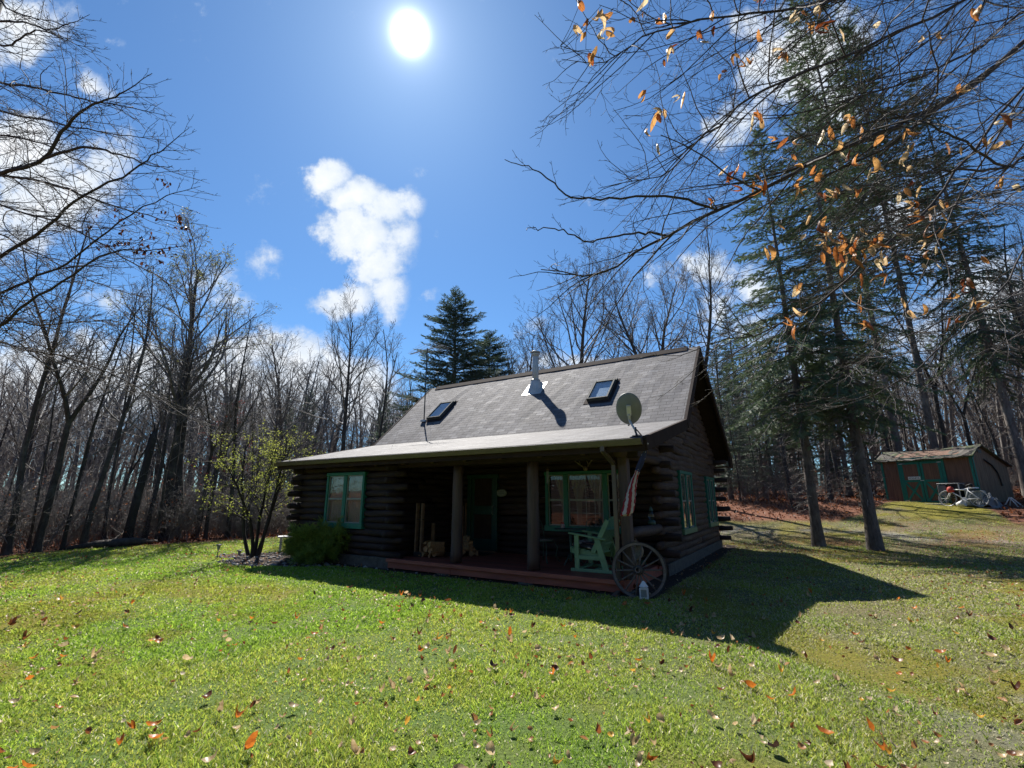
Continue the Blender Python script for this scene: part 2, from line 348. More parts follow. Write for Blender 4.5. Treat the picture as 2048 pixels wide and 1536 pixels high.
def roofmat(nm='asphalt_shingles', br_=1.0, sp=.22, bs=.85, ro=.8):
    g = N(nm); uv = g.n('UVMap')
    br = g.n('TexBrick', {'Vector': (uv, 'UV'), 'Color1': (0, 0, 0, 1), 'Color2': (1, 1, 1, 1), 'Mortar': (.5, .5, .5, 1), 'Scale': 1.0, 'Mortar Size': .007, 'Mortar Smooth': .1, 'Bias': 0.0, 'Brick Width': .305, 'Row Height': .142}, offset=.5)
    sx = g.n('SeparateXYZ', {0: (uv, 'UV')}); fr = g.math('FRACT', g.math('DIVIDE', (sx, 1), .142))
    nz = g.noise((uv, 'UV'), 1.0, 5, .6); fine = g.noise((uv, 'UV'), 90, 3, .7); n3 = g.noise((uv, 'UV'), 9, 4, .6)
    col = g.ramp((br, 'Color'), [(0, (.065, .058, .058)), (.4, (.12, .108, .106)), (.8, (.18, .165, .16)), (1, (.26, .24, .235))])
    col = g.mix(.28, col, g.ramp(nz, [(.3, (.09, .075, .07)), (.7, (.2, .18, .175))]))
    col = g.mix(.45, (col, 2), g.ramp(fine, [(.3, (.05, .042, .04)), (.7, (.26, .235, .225))]))
    mort = g.math('MULTIPLY', (br, 'Fac'), .75); col = g.mix(mort, (col, 2), c4((.03, .025, .024)))
    stn = g.noise(g.n('Mapping', {'Vector': (uv, 'UV'), 'Scale': (2.6, .35, 1)}), 1.0, 5, .65); col = g.mix(g.math('MULTIPLY', g.ramp(stn, [(.48, (0, 0, 0)), (.68, (1, 1, 1))]), .38), (col, 2), c4((.055, .052, .047)))
    # butt edge of each course and height for the overlap
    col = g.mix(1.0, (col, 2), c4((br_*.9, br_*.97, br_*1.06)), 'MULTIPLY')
    lowedge = g.math('LESS_THAN', fr, .09)
    hgt = g.math('ADD', g.math('MULTIPLY', g.math('SUBTRACT', 1.0, fr), 1.0), g.math('MULTIPLY', n3, .25)); hgt = g.math('SUBTRACT', hgt, g.math('MULTIPLY', lowedge, .0)); hgt = g.math('SUBTRACT', hgt, g.math('MULTIPLY', (br, 'Fac'), .7))
    hgt = g.math('ADD', hgt, g.math('MULTIPLY', (br, 'Color'), .35))
    b1 = g.n('Bump', {'Height': hgt, 'Strength': bs, 'Distance': .012}); b2 = g.n('Bump', {'Height': fine, 'Strength': .4, 'Distance': .004, 'Normal': b1})
    rg = g.math('SUBTRACT', ro, g.math('MULTIPLY', g.math('MULTIPLY', g.math('GREATER_THAN', (br, 'Color'), .84), g.math('LESS_THAN', fr, .22)), .12))
    return g.done(g.n('BsdfPrincipled', {'Base Color': (col, 2), 'Roughness': rg, 'Normal': b2, 'Specular IOR Level': sp}))
M['roof'] = roofmat(); M['roof_low'] = roofmat('glossy_low_slope_shingles', .8, .28, .3, .72)  # same shingles set darker, flatter and glossier, for the porch slope's sheen
# ground: blended by what lies on it (lawn soil, litter, gravel, mulch, moss)
def groundmat():
    g = N('ground_soil'); tc = g.n('TexCoord'); P_ = (tc, 'Object')
    def A(n): return (g.n('Attribute', attribute_name=n), 'Fac')
    n1 = g.noise(P_, 1.1, 6); n2 = g.noise(P_, 38, 5, .7); n3 = g.noise(P_, 9, 6, .7)
    turf = g.ramp(n2, [(.28, (.03, .055, .012)), (.5, (.09, .15, .03)), (.75, (.2, .25, .07))])
    turf = g.mix(g.math('MULTIPLY', g.ramp(n1, [(.4, (0, 0, 0)), (.65, (1, 1, 1))]), .5), turf, c4((.15, .17, .04)))
    dryc = g.ramp(n2, [(.3, (.07, .055, .03)), (.5, (.14, .12, .055)), (.72, (.28, .24, .14))])
    mossc = g.ramp(n2, [(.3, (.09, .09, .012)), (.7, (.26, .22, .03))])
    lit = g.ramp(n3, [(.25, (.05, .022, .015)), (.45, (.18, .07, .04)), (.6, (.30, .13, .08)), (.78, (.42, .25, .16))])
    lit = g.mix(.5, lit, g.ramp(n2, [(.3, (.03, .015, .012)), (.7, (.25, .12, .07))]))
    vor = g.n('TexVoronoi', {'Vector': P_, 'Scale': 34.0})
    grav = g.mix(.5, g.ramp((vor, 'Color'), [(.2, (.12, .115, .11)), (.8, (.34, .33, .32))]), g.ramp(n3, [(.3, (.12, .11, .1)), (.7, (.3, .29, .28))]))
    mul = g.ramp(n2, [(.3, (.012, .009, .008)), (.55, (.06, .042, .034)), (.8, (.17, .14, .12))])
    col = g.mix(A('dry'), turf, dryc); col = g.mix(A('moss'), (col, 2), mossc); col = g.mix(A('gravel'), (col, 2), (grav, 2))
    col = g.mix(A('litter'), (col, 2), (lit, 2)); col = g.mix(A('mulch_and_shade'), (col, 2), mul)
    hh = g.math('ADD', g.math('MULTIPLY', n2, .6), g.math('MULTIPLY', n3, .6))
    return g.done(g.n('BsdfPrincipled', {'Base Color': (col, 2), 'Roughness': .92, 'Specular IOR Level': .2, 'Normal': g.n('Bump', {'Height': hh, 'Strength': .9, 'Distance': .05})}))
M['ground'] = groundmat()
# ================================================================= THE CABIN
EAVE, BRK, RDG, BACK = (-.42, 2.60), (3.0, 3.37), (5.85, 5.98), (10.2, 2.95)
RX0, RX1 = -9.8, .72
def roofz(y):
    return float(np.interp(y, [EAVE[0], BRK[0], RDG[0], BACK[0]], [EAVE[1], BRK[1], RDG[1], BACK[1]]))
cab = hthing('log_cabin', 'dark brown log cabin with green window frames and a grey shingled roof', 'cabin', 0, 0)
LR, LP = .088, .157
def log_wall(name, ax, u0, u1, w, z0, z1, stubs=((0, 0), (0, 0)), holes=(), mat='log', seed=0, wob=.004, clip=None, R0=LR, sq=1.0):
    """rows of logs along ax ('x' or 'y') from u0 to u1, centre line at w; holes = (u0,u1,z0,z1); clip(z)->(lo,hi)"""
    r = rs(seed); mb = MB(); gr = []; K = 10; z = z0+LP/2; row = 0
    while z < z1:
        lo, hi = u0, u1
        if clip:
            c = clip(z); lo, hi = max(lo, c[0]), min(hi, c[1])
        lo -= stubs[row % 2][0]*(1+.15*r.randn()*(stubs[row % 2][0] > 0)); hi += stubs[row % 2][1]*(1+.15*r.randn()*(stubs[row % 2][1] > 0))
        segs = [(lo, hi)]
        for h in holes:
            if h[2]-.06 < z < h[3]+.06:
                segs = [q for a, b in segs for q in ((a, min(b, h[0])), (max(a, h[1]), b)) if q[1]-q[0] > .05]
        parts = []
        for a, b in segs:      # butt joints
            if b-a > 2.2 and r.rand() < .6:
                m = r.uniform(a+.7, b-.7); parts += [(a, m-.004), (m+.004, b)]
            else: parts.append((a, b))
        for a, b in parts:
            n = max(2, int((b-a)/.3)+1); us = np.linspace(a, b, n); ph = r.rand(4)*6.3
            rad = R0*(1+.05*r.randn()); o = len(mb.v); lid = r.rand()*50
            for i, u in enumerate(us):
                for j in range(K):
                    t = 2*math.pi*j/K
                    q = rad*(1+.10*math.sin(u*3.1+ph[0]+2*t)*(.5)+.05*math.sin(u*7.7+ph[1]+3*t))
                    dz = wob*3*math.sin(u*1.3+ph[2])+wob*2*math.sin(u*4.1+ph[3])
                    e = .82 if (i in (0, n-1)) else 1.0
                    sn, cs = math.sin(t), math.cos(t); cz, cw = z+dz+q*e*math.copysign(abs(sn)**(sq if sq < 1 else 1), sn), w+q*e*math.copysign(abs(cs)**(sq*.6 if sq < 1 else 1), cs)*.95
                    mb.v.append((u, cw, cz) if ax == 'x' else (cw, u, cz)); gr.append((u+lid, t/6.28, lid))
            for i in range(n-1):
                for j in range(K): mb.f.append((o+i*K+j, o+i*K+(j+1) % K, o+(i+1)*K+(j+1) % K, o+(i+1)*K+j))
            mb.f.append(tuple(o+j for j in range(K))); mb.f.append(tuple(o+(n-1)*K+j for j in range(K)))
        z += LP; row += 1
    ob = obj(name, mb, M[mat], cab)
    a = ob.data.attributes.new('grain', 'FLOAT_VECTOR', 'POINT'); a.data.foreach_set('vector', np.array(gr, np.float32).ravel())
    ob.data.shade_smooth(); return ob
FZ = .22
XW, YB, XL = .13, 9.4, -9.32          # right wall centre, back wall, left wall
PX = -5.62                            # where the porch recess begins
PW = 2.42                             # porch back wall centre
wl = (-8.1, -6.62, .98, 2.18)        # front left window: x0,x1,z0,z1
pic = (-2.66, -.52, .95, 2.16)
door = (-5.06, -4.12, FZ, 2.12)
sw1, sw2 = (4.0, 5.42, .86, 2.2), (7.55, 8.95, .86, 2.18)
log_wall('log_wall', 'x', XL, PX, .12, FZ, 2.5, ((.32, .34), (.0, .02)), [wl], seed=1)
log_wall('log_wall', 'y', .12, PW, PX, FZ, 2.42, ((.0, 0), (.3, 0)), seed=2)
log_wall('log_wall', 'x', PX, XW, PW, FZ, 3.0, ((0, .02), (0, .33)), [pic, door], seed=3)
log_wall('log_wall', 'y', .12, YB, XL, FZ, 2.5, ((.02, .02), (.33, .33)), seed=4)
log_wall('log_wall', 'x', XL, XW, YB, FZ, 3.1, ((.33, .42), (0, 0)), seed=5)
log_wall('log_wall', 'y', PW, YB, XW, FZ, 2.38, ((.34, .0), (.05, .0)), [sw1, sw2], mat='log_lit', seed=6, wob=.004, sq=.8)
def gclip(z):
    zz = z+.16
    lo = np.interp(zz, [EAVE[1], BRK[1], RDG[1]], [EAVE[0], BRK[0], RDG[0]]); hi = np.interp(-zz, [-RDG[1], -BACK[1]], [RDG[0], BACK[0]])
    return (max(lo+.05, 2.0), hi-.05)
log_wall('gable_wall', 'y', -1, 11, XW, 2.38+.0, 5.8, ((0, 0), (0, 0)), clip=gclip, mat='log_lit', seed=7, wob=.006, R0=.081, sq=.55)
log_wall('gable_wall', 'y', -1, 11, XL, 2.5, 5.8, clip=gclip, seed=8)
# plank floor inside, ceiling
mb = MB().box(XL, XW, PW+.05, YB, .1, .24); mb.box(XL, PX, .12, PW+.1, .1, .24); obj('room_floor', mb, M['trim'], cab)
mb = MB().box(XL+.1, PX-.08, .15, PW, 2.5, 2.54).box(XL+.1, XW-.1, PW+.1, YB-.1, 2.5, 2.54); obj('room_ceiling', mb, M['trim'], cab)
mb = MB(); mb.box(XL-.06, PX+.02, .0, .22, -.3, FZ+.01, ch=.01); mb.box(XW-.12, XW+.10, PW-.05, YB+.1, -.3, FZ+.01, ch=.01)
mb.box(XL-.06, XL+.1, .23, YB+.1, -.3, FZ); mb.box(XL+.1, XW-.13, YB-.05, YB+.1, -.3, FZ)
obj('foundation', mb, M['concrete'], cab)
# ---- roof
rf = MB(); uv = []
def slab(p, q, x0, x1, th, u0=0.0):
    n = np.array([-(q[1]-p[1]), q[0]-p[0]]); n = n/np.linalg.norm(n); L = math.hypot(q[0]-p[0], q[1]-p[1]); o = len(rf.v)
    NX, NY = 40, 6; rr = rs(int(u0*10)+3)
    for j in range(NY+1):
        for i in range(NX+1):
            f = j/NY; x = x0+(x1-x0)*i/NX; jz = .006*rr.randn() if 0 < i < NX and 0 < j < NY else 0
            rf.v.append((x, p[0]+(q[0]-p[0])*f+n[0]*jz, p[1]+(q[1]-p[1])*f+n[1]*jz)); uv.append((x, u0+L*f))
    for j in range(NY):
        for i in range(NX):
            a = o+j*(NX+1)+i; rf.f.append((a, a+1, a+NX+2, a+NX+1))
    o = len(rf.v)
    for x in (x0, x1):
        for P_ in (p, q):
            rf.v.append((x, P_[0], P_[1])); uv.append((x, .01))
            rf.v.append((x, P_[0]-n[0]*th, P_[1]-n[1]*th)); uv.append((x, .01))
    for f in ((1, 3, 7, 5), (0, 1, 5, 4), (2, 6, 7, 3), (0, 2, 3, 1), (4, 5, 7, 6)): rf.f.append(tuple(o+i for i in f))
slab(BRK, RDG, RX0, RX1, .05, 3.5)
slab(RDG, BACK, RX0, RX1, .05, 9.0)
rf.uv = uv
roof = obj('roof', rf, M['roof'], cab)
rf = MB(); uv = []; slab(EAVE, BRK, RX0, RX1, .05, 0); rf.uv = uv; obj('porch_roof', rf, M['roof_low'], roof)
# boards under the shingles, ridge vent, rake boards, fascia
def under(p, q, dz, x0, x1, th):
    n = np.array([-(q[1]-p[1]), q[0]-p[0]]); n = n/np.linalg.norm(n)
    a = (p[0]-n[0]*dz, p[1]-n[1]*dz); b = (q[0]-n[0]*dz, q[1]-n[1]*dz); c = (b[0]-n[0]*th, b[1]-n[1]*th); d = (a[0]-n[0]*th, a[1]-n[1]*th)
    return [a, b, c, d], x0, x1
mb = MB()
for p, q in ((EAVE, BRK), (BRK, RDG), (RDG, BACK)):
    po, a, b = under(p, q, .054, RX0+.02, RX1-.02, .03); mb.prism(po, a, b)
obj('roof_boards', mb, M['trim'], roof)
for x0 in (RX1-.06, RX0-.01):
    rb = MB()
    for p, q in ((EAVE, BRK), (BRK, RDG), (RDG, BACK)):
        po, a, b = under(p, q, -.012, x0, x0+.07, .24); rb.prism(po, a, b)
    # returned box end at the back eave
    rb.prism([(BACK[0], BACK[1]+.0), (BACK[0], BACK[1]-.32), (BACK[0]-.55, BACK[1]-.3), (BACK[0]-.5, BACK[1]+.2)], x0-.003, x0+.068)
    obj('rake_board', rb, M['trim'], roof)
mb = MB(); mb.prism([(RDG[0]-.16, RDG[1]-.115), (RDG[0], RDG[1]+.055), (RDG[0]+.18, RDG[1]-.09), (RDG[0]+.15, RDG[1]-.12), (RDG[0], RDG[1]+.01), (RDG[0]-.13, RDG[1]-.13)], RX0+.35, RX1-.35)
obj('ridge_vent', mb, M['trim'], roof)
mb = MB().box(RX0+.03, RX1-.03, EAVE[0]-.0, EAVE[0]+.03, EAVE[1]-.23, EAVE[1]-.05); obj('fascia', mb, M['trim'], roof)
mb = MB().box(RX0+.1, RX1-.1, BACK[0]-.5, BACK[0]-.02, BACK[1]-.30, BACK[1]-.27); obj('soffit', mb, M['trim'], roof)
# gutter: K-profile trough along the front eave
gp = [(EAVE[0]-.115, EAVE[1]-.025), (EAVE[0]-.13, EAVE[1]-.03), (EAVE[0]-.115, EAVE[1]-.07), (EAVE[0]-.085, EAVE[1]-.13), (EAVE[0]-.004, EAVE[1]-.13), (EAVE[0]-.004, EAVE[1]-.04), (EAVE[0]-.012, EAVE[1]-.04), (EAVE[0]-.012, EAVE[1]-.122), (EAVE[0]-.08, EAVE[1]-.122), (EAVE[0]-.108, EAVE[1]-.066)]
gut = obj('gutter', MB().prism(gp, RX0+.02, RX1-.05), M['gutter'], roof)
for x in np.arange(RX0+.5, RX1, .9): obj('gutter_hanger', MB().box(x-.008, x+.008, EAVE[0]-.12, EAVE[0]-.0, EAVE[1]-.04, EAVE[1]-.034), M['gutter'], gut)
mb = MB(); w_ = .035; dx = -.03
mb.bar((dx, EAVE[0]-.06, EAVE[1]-.12), (dx, EAVE[0]-.06, EAVE[1]-.21), .075, .055, up=(0, 1, 0)); mb.bar((dx, EAVE[0]-.06, EAVE[1]-.19), (dx, .03, 2.2), .075, .055, up=(0, 1, 0)); mb.bar((dx, .035, 2.22), (dx, .035, .02), .075, .055, up=(0, 1, 0))
mb.bar((dx, .035, .05), (dx, -.3, -.0), .075, .055)
obj('downspout', mb, M['gutter'], cab)
# ---- skylights
def skylight(x0, x1, y0, y1, seed):
    t = Vector((0, RDG[0]-BRK[0], RDG[1]-BRK[1])).normalized(); n = Vector((0, -t.z, t.y)); cy = (y0+y1)/2
    o = Vector(((x0+x1)/2, cy, roofz(cy))); L = (y1-y0)/t.y; W = x1-x0
    Mx = Matrix(((1, 0, 0, o.x), (0, t.y, n.y, o.y), (0, t.z, n.z, o.z), (0, 0, 0, 1)))
    mb = MB(); h = .11; f = .055
    mb.box(-W/2, -W/2+f, -L/2, L/2, -.02, h, ch=.006); mb.box(W/2-f, W/2, -L/2, L/2, -.02, h, ch=.006)
    mb.box(-W/2+f, W/2-f, -L/2+.001, -L/2+f, -.02, h-.002, ch=.006); mb.box(-W/2+f, W/2-f, L/2-f, L/2-.001, -.02, h-.002, ch=.006)
    mb.box(-W/2-.04, W/2+.04, L/2+.0, L/2+.1, -.02, .07, ch=.01)
    fr = obj('skylight', mb, M['skyframe'], roof, M=Mx)
    obj('pane', MB().box(-W/2+f, W/2-f, -L/2+f, L/2-f, h-.03, h-.022), M['skyglass'], fr)
    obj('pane_backing', MB().box(-W/2+f, W/2-f, -L/2+f, L/2-f, .012, .02), M['white' if seed else 'trim'], fr)  # flat panel; white under one pane stands in for pale light in the glass
    mb = MB().box(-W/2-.09, W/2+.09, -L/2-.12, L/2+.16, -.0, .009); obj('flashing', mb, M['trim'], fr)
M['skyframe'] = simple('grey_skylight_frame', (.085, .09, .085), (.06, .065, .06), rough=.75, sc=8, spec=.2)
M['skyglass'] = glass('skylight_glass', (.7, .75, .8), .02)
skylight(-8.22, -7.6, 3.98, 4.72, 0); skylight(-2.14, -1.5, 3.98, 4.72, 1)
# ---- stove pipe
cx, cy = -4.36, 4.95; zb = roofz(cy)
pipe = obj('chimney_pipe', MB().lathe([(.105, -.15), (.105, 1.15), (.1, 1.155)], 28), M['metal'], cab, True, Matrix.Translation((cx, cy, zb)))
obj('rain_cap', MB().lathe([(.12, 1.09), (.12, 1.15), (.135, 1.16), (.135, 1.185), (.11, 1.19)], 28).lathe([(.105, 1.215), (.17, 1.22), (.17, 1.25), (.1, 1.28), (.02, 1.295)], 28).lathe([(.1, 1.17), (.1, 1.22)], 12), M['metal'], pipe, True)
obj('storm_collar', MB().lathe([(.108, .30), (.16, .27), (.165, .255), (.15, .25)], 28), M['metal'], pipe, True)
mb = MB(); a = [(-.24, -.25), (.24, -.25), (.24, .3), (-.24, .3)]
k = 20; vs = []; 
for i in range(k):
    t = 2*math.pi*i/k; q = max(abs(math.cos(t)), abs(math.sin(t))); x, y = .23*math.cos(t)/q, .25*math.sin(t)/q
    vs.append((x, y, roofz(cy+y)-zb-.02))
for i in range(k): vs.append((.15*math.cos(2*math.pi*i/k), .15*math.sin(2*math.pi*i/k), .24))
for i in range(k): vs.append((.108*math.cos(2*math.pi*i/k), .108*math.sin(2*math.pi*i/k), .27))
mb.add(vs, [(i, (i+1) % k, k+(i+1) % k, k+i) for i in range(k)]+[(k+i, k+(i+1) % k, 2*k+(i+1) % k, 2*k+i) for i in range(k)])
obj('flashing_cone', mb, M['metal'], pipe)
t_ = Vector((0, RDG[0]-BRK[0], RDG[1]-BRK[1])).normalized(); n_ = Vector((0, -t_.z, t_.y))
Mx = Matrix(((1, 0, 0, 0), (0, t_.y, n_.y, 0), (0, t_.z, n_.z, 0), (0, 0, 0, 1)))
obj('flashing_sheet', MB().box(-.36, .34, -.42, .3, .0, .008), M['flash'], pipe, M=Mx)
# ---- porch: deck, fascia boards, piers, posts, beam, rafter ends
obj('porch_deck', MB().box(PX+.1, .05, -.08, PW-.05, .185, .235).box(.05, .12, PW-.4, PW, .16, .225), M['deck'], cab)
mb = MB(); 
for a, b in ((PX+.04, -3.72), (-3.715, -1.86), (-1.855, .07)): mb.box(a, b, -.03, .01, .03, .175, ch=.004)
mb.box(PX+.04, .075, -.1, -.075, .165, .243, ch=.006); mb.box(.055, .085, -.06, PW-.05, .03, .235, ch=.004)
obj('fascia_board', mb, M['deckside'], cab)
for x, y in ((-3.95, .12), (-1.87, .12), (-.02, .15)):
    obj('pier', MB().box(x-.17, x+.17, y-.16, y+.2, -.25, .03, ch=.015), M['concrete'], cab)
def post(x, y, r, z1):
    r_ = rs(int(abs(x)*100)); P_ = [(x+.004*r_.randn(), y, .235+(z1-.235)*i/10) for i in range(11)]
    return obj('porch_post', MB().tube(P_, [r*(1.04-.05*i/10+.012*r_.randn()) for i in range(11)], 20), M['post'], cab, True)
post(-3.75, .2, .118, 2.33); post(-1.82, .2, .122, 2.33)
obj('porch_post', MB().box(.03, .2, .07, .25, .235, 2.33, ch=.008), M['post'], cab)
mb = MB().box(PX-.25, .42, .08, .3, 2.31, 2.47, ch=.02); obj('porch_beam', mb, M['log'], cab)
for x in np.arange(-8.95, .3, .93):
    o_ = obj('rafter_end', MB().tube([(x, -.08, 2.435), (x, .14, 2.46), (x, PW, 2.98)], .072, 14), M['log'], cab, True)
    obj('cut_end', MB().tube([(x, -.0815, 2.435), (x, -.0835, 2.435)], .066, 14), M['log_end'], o_)
mb = MB(); mb.tube([(XW, .12, 2.52), (XW, 2.3, 2.56)], .095, 12); mb.tube([(XW+.0, -.15, 2.40), (XW, 2.4, 2.40)], .1, 12)
obj('side_beam', mb, M['log_lit'], cab, True)
mb = MB().tube([(.12, .28, .97), (.12, .8, .985), (.12, 1.5, .965), (.12, 2.2, .975)], [.085, .1, .105, .09], 12); obj('porch_rail', mb, M['post'], cab, True)
# ---- windows
def window(wall, u0, u1, z0, z1, w, cols, cur='full', sill='green_pale', rows=(0.5,), sashmat='sash'):
    """wall 'x': faces -y at plane w; wall 'y': faces +x at plane w. built in local (u, outward, z)"""
    if wall == 'x': Mx = Matrix.Translation((0, w, 0))
    else: Mx = Matrix(((0, -1, 0, w), (1, 0, 0, 0), (0, 0, 1, 0), (0, 0, 0, 1)))
    f = .075; mb = MB()           # outward is -y in local space
    mb.box(u0, u0+f, -.045, .1, z0, z1, ch=.006); mb.box(u1-f, u1, -.045, .1, z0, z1, ch=.006)
    mb.box(u0-.02, u1+.02, -.055, .1, z1-.003, z1+f, ch=.006)
    xs = np.linspace(u0+f, u1-f, cols+1) if isinstance(cols, int) else np.array(cols)
    for x in xs[1:-1]: mb.box(x-.06, x+.06, -.04, .1, z0+.001, z1-.004, ch=.006)
    fr = obj('window', mb, M['green'], cab, M=Mx)
    obj('sill', MB().box(u0-.03, u1+.03, -.06, .1, z0-.13, z0-.001, ch=.008), M[sill], fr)
    sa = MB(); pa = MB(); cu = MB()
    for i in range(len(xs)-1):
        a = xs[i]+(.06 if i else 0); b = xs[i+1]-(.06 if i < len(xs)-2 else 0); s_ = .028
        mids = [z0+(z1-z0)*q for q in rows]
        sa.box(a, a+s_, -.01, .02, z0, z1-.005); sa.box(b-s_, b, -.01, .02, z0, z1-.005); sa.box(a+s_, b-s_, -.012, .022, z0, z0+s_); sa.box(a+s_, b-s_, -.012, .022, z1-s_-.006, z1-.006)
        for m in mids: sa.box(a+s_, b-s_, -.014, .024, m-.02, m+.02)
        if cur == 'grid' and (b-a) > .7:
            for q in range(1, 4): sa.box(a+(b-a)*q/4-.007, a+(b-a)*q/4+.007, .022, .03, z0+.02, z1-.02)
            for q in range(1, 4): sa.box(a+.02, b-.02, .023, .031, z0+(z1-z0)*q/4-.007, z0+(z1-z0)*q/4+.007)
        pa.box(a+s_*.5, b-s_*.5, .003, .007, z0+.01, z1-.015)
        # gathered curtain: wavy sheet with its own thickness
        def drape(ua, ub, za, zb, pinch=None, fr_=26):
            nn = max(12, int((ub-ua)*90)); nz = 10; o = len(cu.v)
            for j in range(nz+1):
                zz = zb+(za-zb)*j/nz; k_ = j/nz
                for i_ in range(nn+1):
                    p_ = i_/nn; u = ua+(ub-ua)*p_
                    if pinch is not None: 
                        cw = 1-.72*math.sin(min(1, k_*1.35)*math.pi/2)**1.5; u = pinch+(u-pinch)*cw
                    cu.v.append((u, .09+.016*math.sin(p_*fr_*(ub-ua)*3.5+j*.15), zz))
            for j in range(nz):
                for i_ in range(nn): q = o+j*(nn+1)+i_; cu.f.append((q, q+1, q+nn+2, q+nn+1))
        if cur == 'full': drape(a, b, z0+.0, z0+(z1-z0)*.62); drape(a, b, z0+(z1-z0)*.60, z1)
        elif cur == 'pair': drape(a, a+(b-a)*.34, z0, z1); drape(b-(b-a)*.34, b, z0, z1)
        else:
            if b-a > .7: drape(a, a+(b-a)*.52, z0, z1, a+(b-a)*.40 - .12); drape(a+(b-a)*.5, b, z0, z1, b-.06)
            else: drape(a+(b-a)*.3, b, z0, z1, b-.03)
    obj('sash', sa, M[sashmat], fr); obj('pane', pa, M['glass'], fr); 
    c_ = obj('curtain', cu, M['lace'], fr, True)
    return fr
window('x', *wl, .045, 2, 'full', 'green')
window('x', *pic, PW-.075, [pic[0]+.075, -2.10, -1.09, pic[1]-.075], 'grid', 'green', rows=(.5,))
window('y', *sw1, XW+.075, 2, 'pair'); window('y', *sw2, XW+.075, 2, 'pair')
# ---- door: green boards in a dark frame, storm handle
mb = MB().box(door[0]-.02, door[0]+.09, PW-.13, PW+.08, .235, 2.12, ch=.006).box(door[1]-.09, door[1]+.02, PW-.13, PW+.08, .235, 2.12, ch=.006).box(door[0]-.05, door[1]+.05, PW-.135, PW+.08, 2.117, 2.22, ch=.006)
dr = obj('door', MB().box(door[0]+.09, door[1]-.09, PW-.06, PW, .25, 2.117), M['doorgreen'], cab)
obj('door_frame', mb, M['doorgreen'], dr)
mb = MB()
for a, b, c_, d in ((.12, .12, .3, .62), (.12, .12, 1.15, .85)):
    mb.box(door[0]+.09+.1, door[1]-.09-.1, PW-.075, PW-.061, .25+c_, .25+c_+d, ch=.008)
obj('door_panel', mb, M['trim'], dr)
obj('handle', MB().tube([(door[1]-.14, PW-.062, 1.18), (door[1]-.14, PW-.11, 1.2), (door[1]-.14, PW-.11, 1.38), (door[1]-.14, PW-.062, 1.40)], .011, 8), M['sash'], dr)
obj('threshold', MB().box(door[0]-.02, door[1]+.02, PW-.24, PW-.08, .232, .262, ch=.006), M['rackpole'], dr)
# ================================================================= THINGS ON AND AROUND THE CABIN
# oval house sign beside the door
t = hthing('house_sign', 'pale oval house sign with dark lettering on the log wall beside the door', 'sign', -3.96, PW-.105, 1.73)
mb = MB(); k = 40
for r1, r2, y0, y1, nm, mt in ((.165, .095, 0, -.015, 'board', 'white'),):
    mb.prism([(r1*math.cos(2*math.pi*i/k), r2*math.sin(2*math.pi*i/k)) for i in range(k)], y1, y0, 'y')
obj('board', mb, M['sash'], t)
mb = MB()
for i in range(k):
    a, b = 2*math.pi*i/k, 2*math.pi*(i+1)/k
    mb.bar((.15*math.cos(a), -.018, .082*math.sin(a)), (.15*math.cos(b), -.018, .082*math.sin(b)), .006, .004, up=(0, 1, 0))
obj('border', mb, M['trim'], t)
mb = MB(); rr = rs(5)      # the lettering is an illegible dark script in the photo
for row, z in enumerate((.028, -.022)):
    x = -.095+.01*row; pts = []
    while x < .095: pts.append((x, -.0185, z+.018*math.sin(x*130+row)+.006*rr.randn())); x += .008
    mb.tube(pts, .0035, 4)
obj('lettering', mb, M['trim'], t)
# doormat
t = obj('doormat', MB().box(-.42, .42, -.25, .25, 0, .014, ch=.005), M['mat']); t.location = HW(-4.45, 1.85, .236); t.rotation_euler.z = -HA
tag(t, 'black doormat on the red porch floor before the door', 'doormat')
# satellite dish
def hpt(x, y, z): return HW(x, y, z)
t = hthing('satellite_dish', 'grey oval satellite dish on a bent pole at the roof corner', 'satellite dish', .52, -.22, roofz(-.22), 0); t.scale = (.8, .8, .8)
obj('mast_foot', MB().box(-.09, .09, -.1, .1, 0, .012).bar((0, -.08, .01), (-.02, -.02, .2), .03, .02).bar((.08, .08, .01), (-.02, 0, .16), .02, .02), M['blackiron'], t)
obj('mast', MB().tube([(0, 0, 0), (-.05, .0, .16), (-.16, .02, .36)], .024, 12), M['metal'], t, True)
ax_ = Vector((-.25, .9, .42)).normalized()   # boresight: away and up, we see its back
ax_w = Vector((-.10, .86, .45)); 
q = ax_.to_track_quat('Z', 'Y').to_matrix().to_4x4(); Mx = Matrix.Translation((-.17, .05, .62)) @ q
k = 32; prof = [(0, 0), (.1, .008), (.2, .028), (.28, .055), (.325, .075), (.33, .082), (.322, .085), (.28, .065), (.2, .038), (.1, .018), (.0, .01)]
mb = MB().lathe([(max(r_, .001), z_) for r_, z_ in prof], k); mb.v = [(x*.86, y*1.12, z) for x, y, z in mb.v]
rf_ = obj('reflector', mb, M['dish'], t, True, Mx)
mb = MB().box(-.05, .05, -.14, .1, -.05, -.002, ch=.01).box(-.03, .03, -.24, -.1, -.09, -.0, ch=.01); obj('bracket', mb, M['metal'], t, False, Mx)
mb = MB().tube([(0, -.2, -.04), (.0, -.36, .06), (0, -.42, .34)], .012, 8); obj('feed_arm', mb, M['metal'], t, True, Mx)
mb = MB().lathe([(.02, 0), (.028, .05), (.02, .1)], 12, Matrix.Translation((.04, -.40, .36)) @ Matrix.Rotation(2.6, 4, 'X')).lathe([(.02, 0), (.028, .05), (.02, .1)], 12, Matrix.Translation((-.04, -.40, .36)) @ Matrix.Rotation(2.6, 4, 'X')); mb.box(-.08, .08, -.44, -.38, .34, .38, ch=.01)
obj('receiver', mb, M['dish'], t, False, Mx)
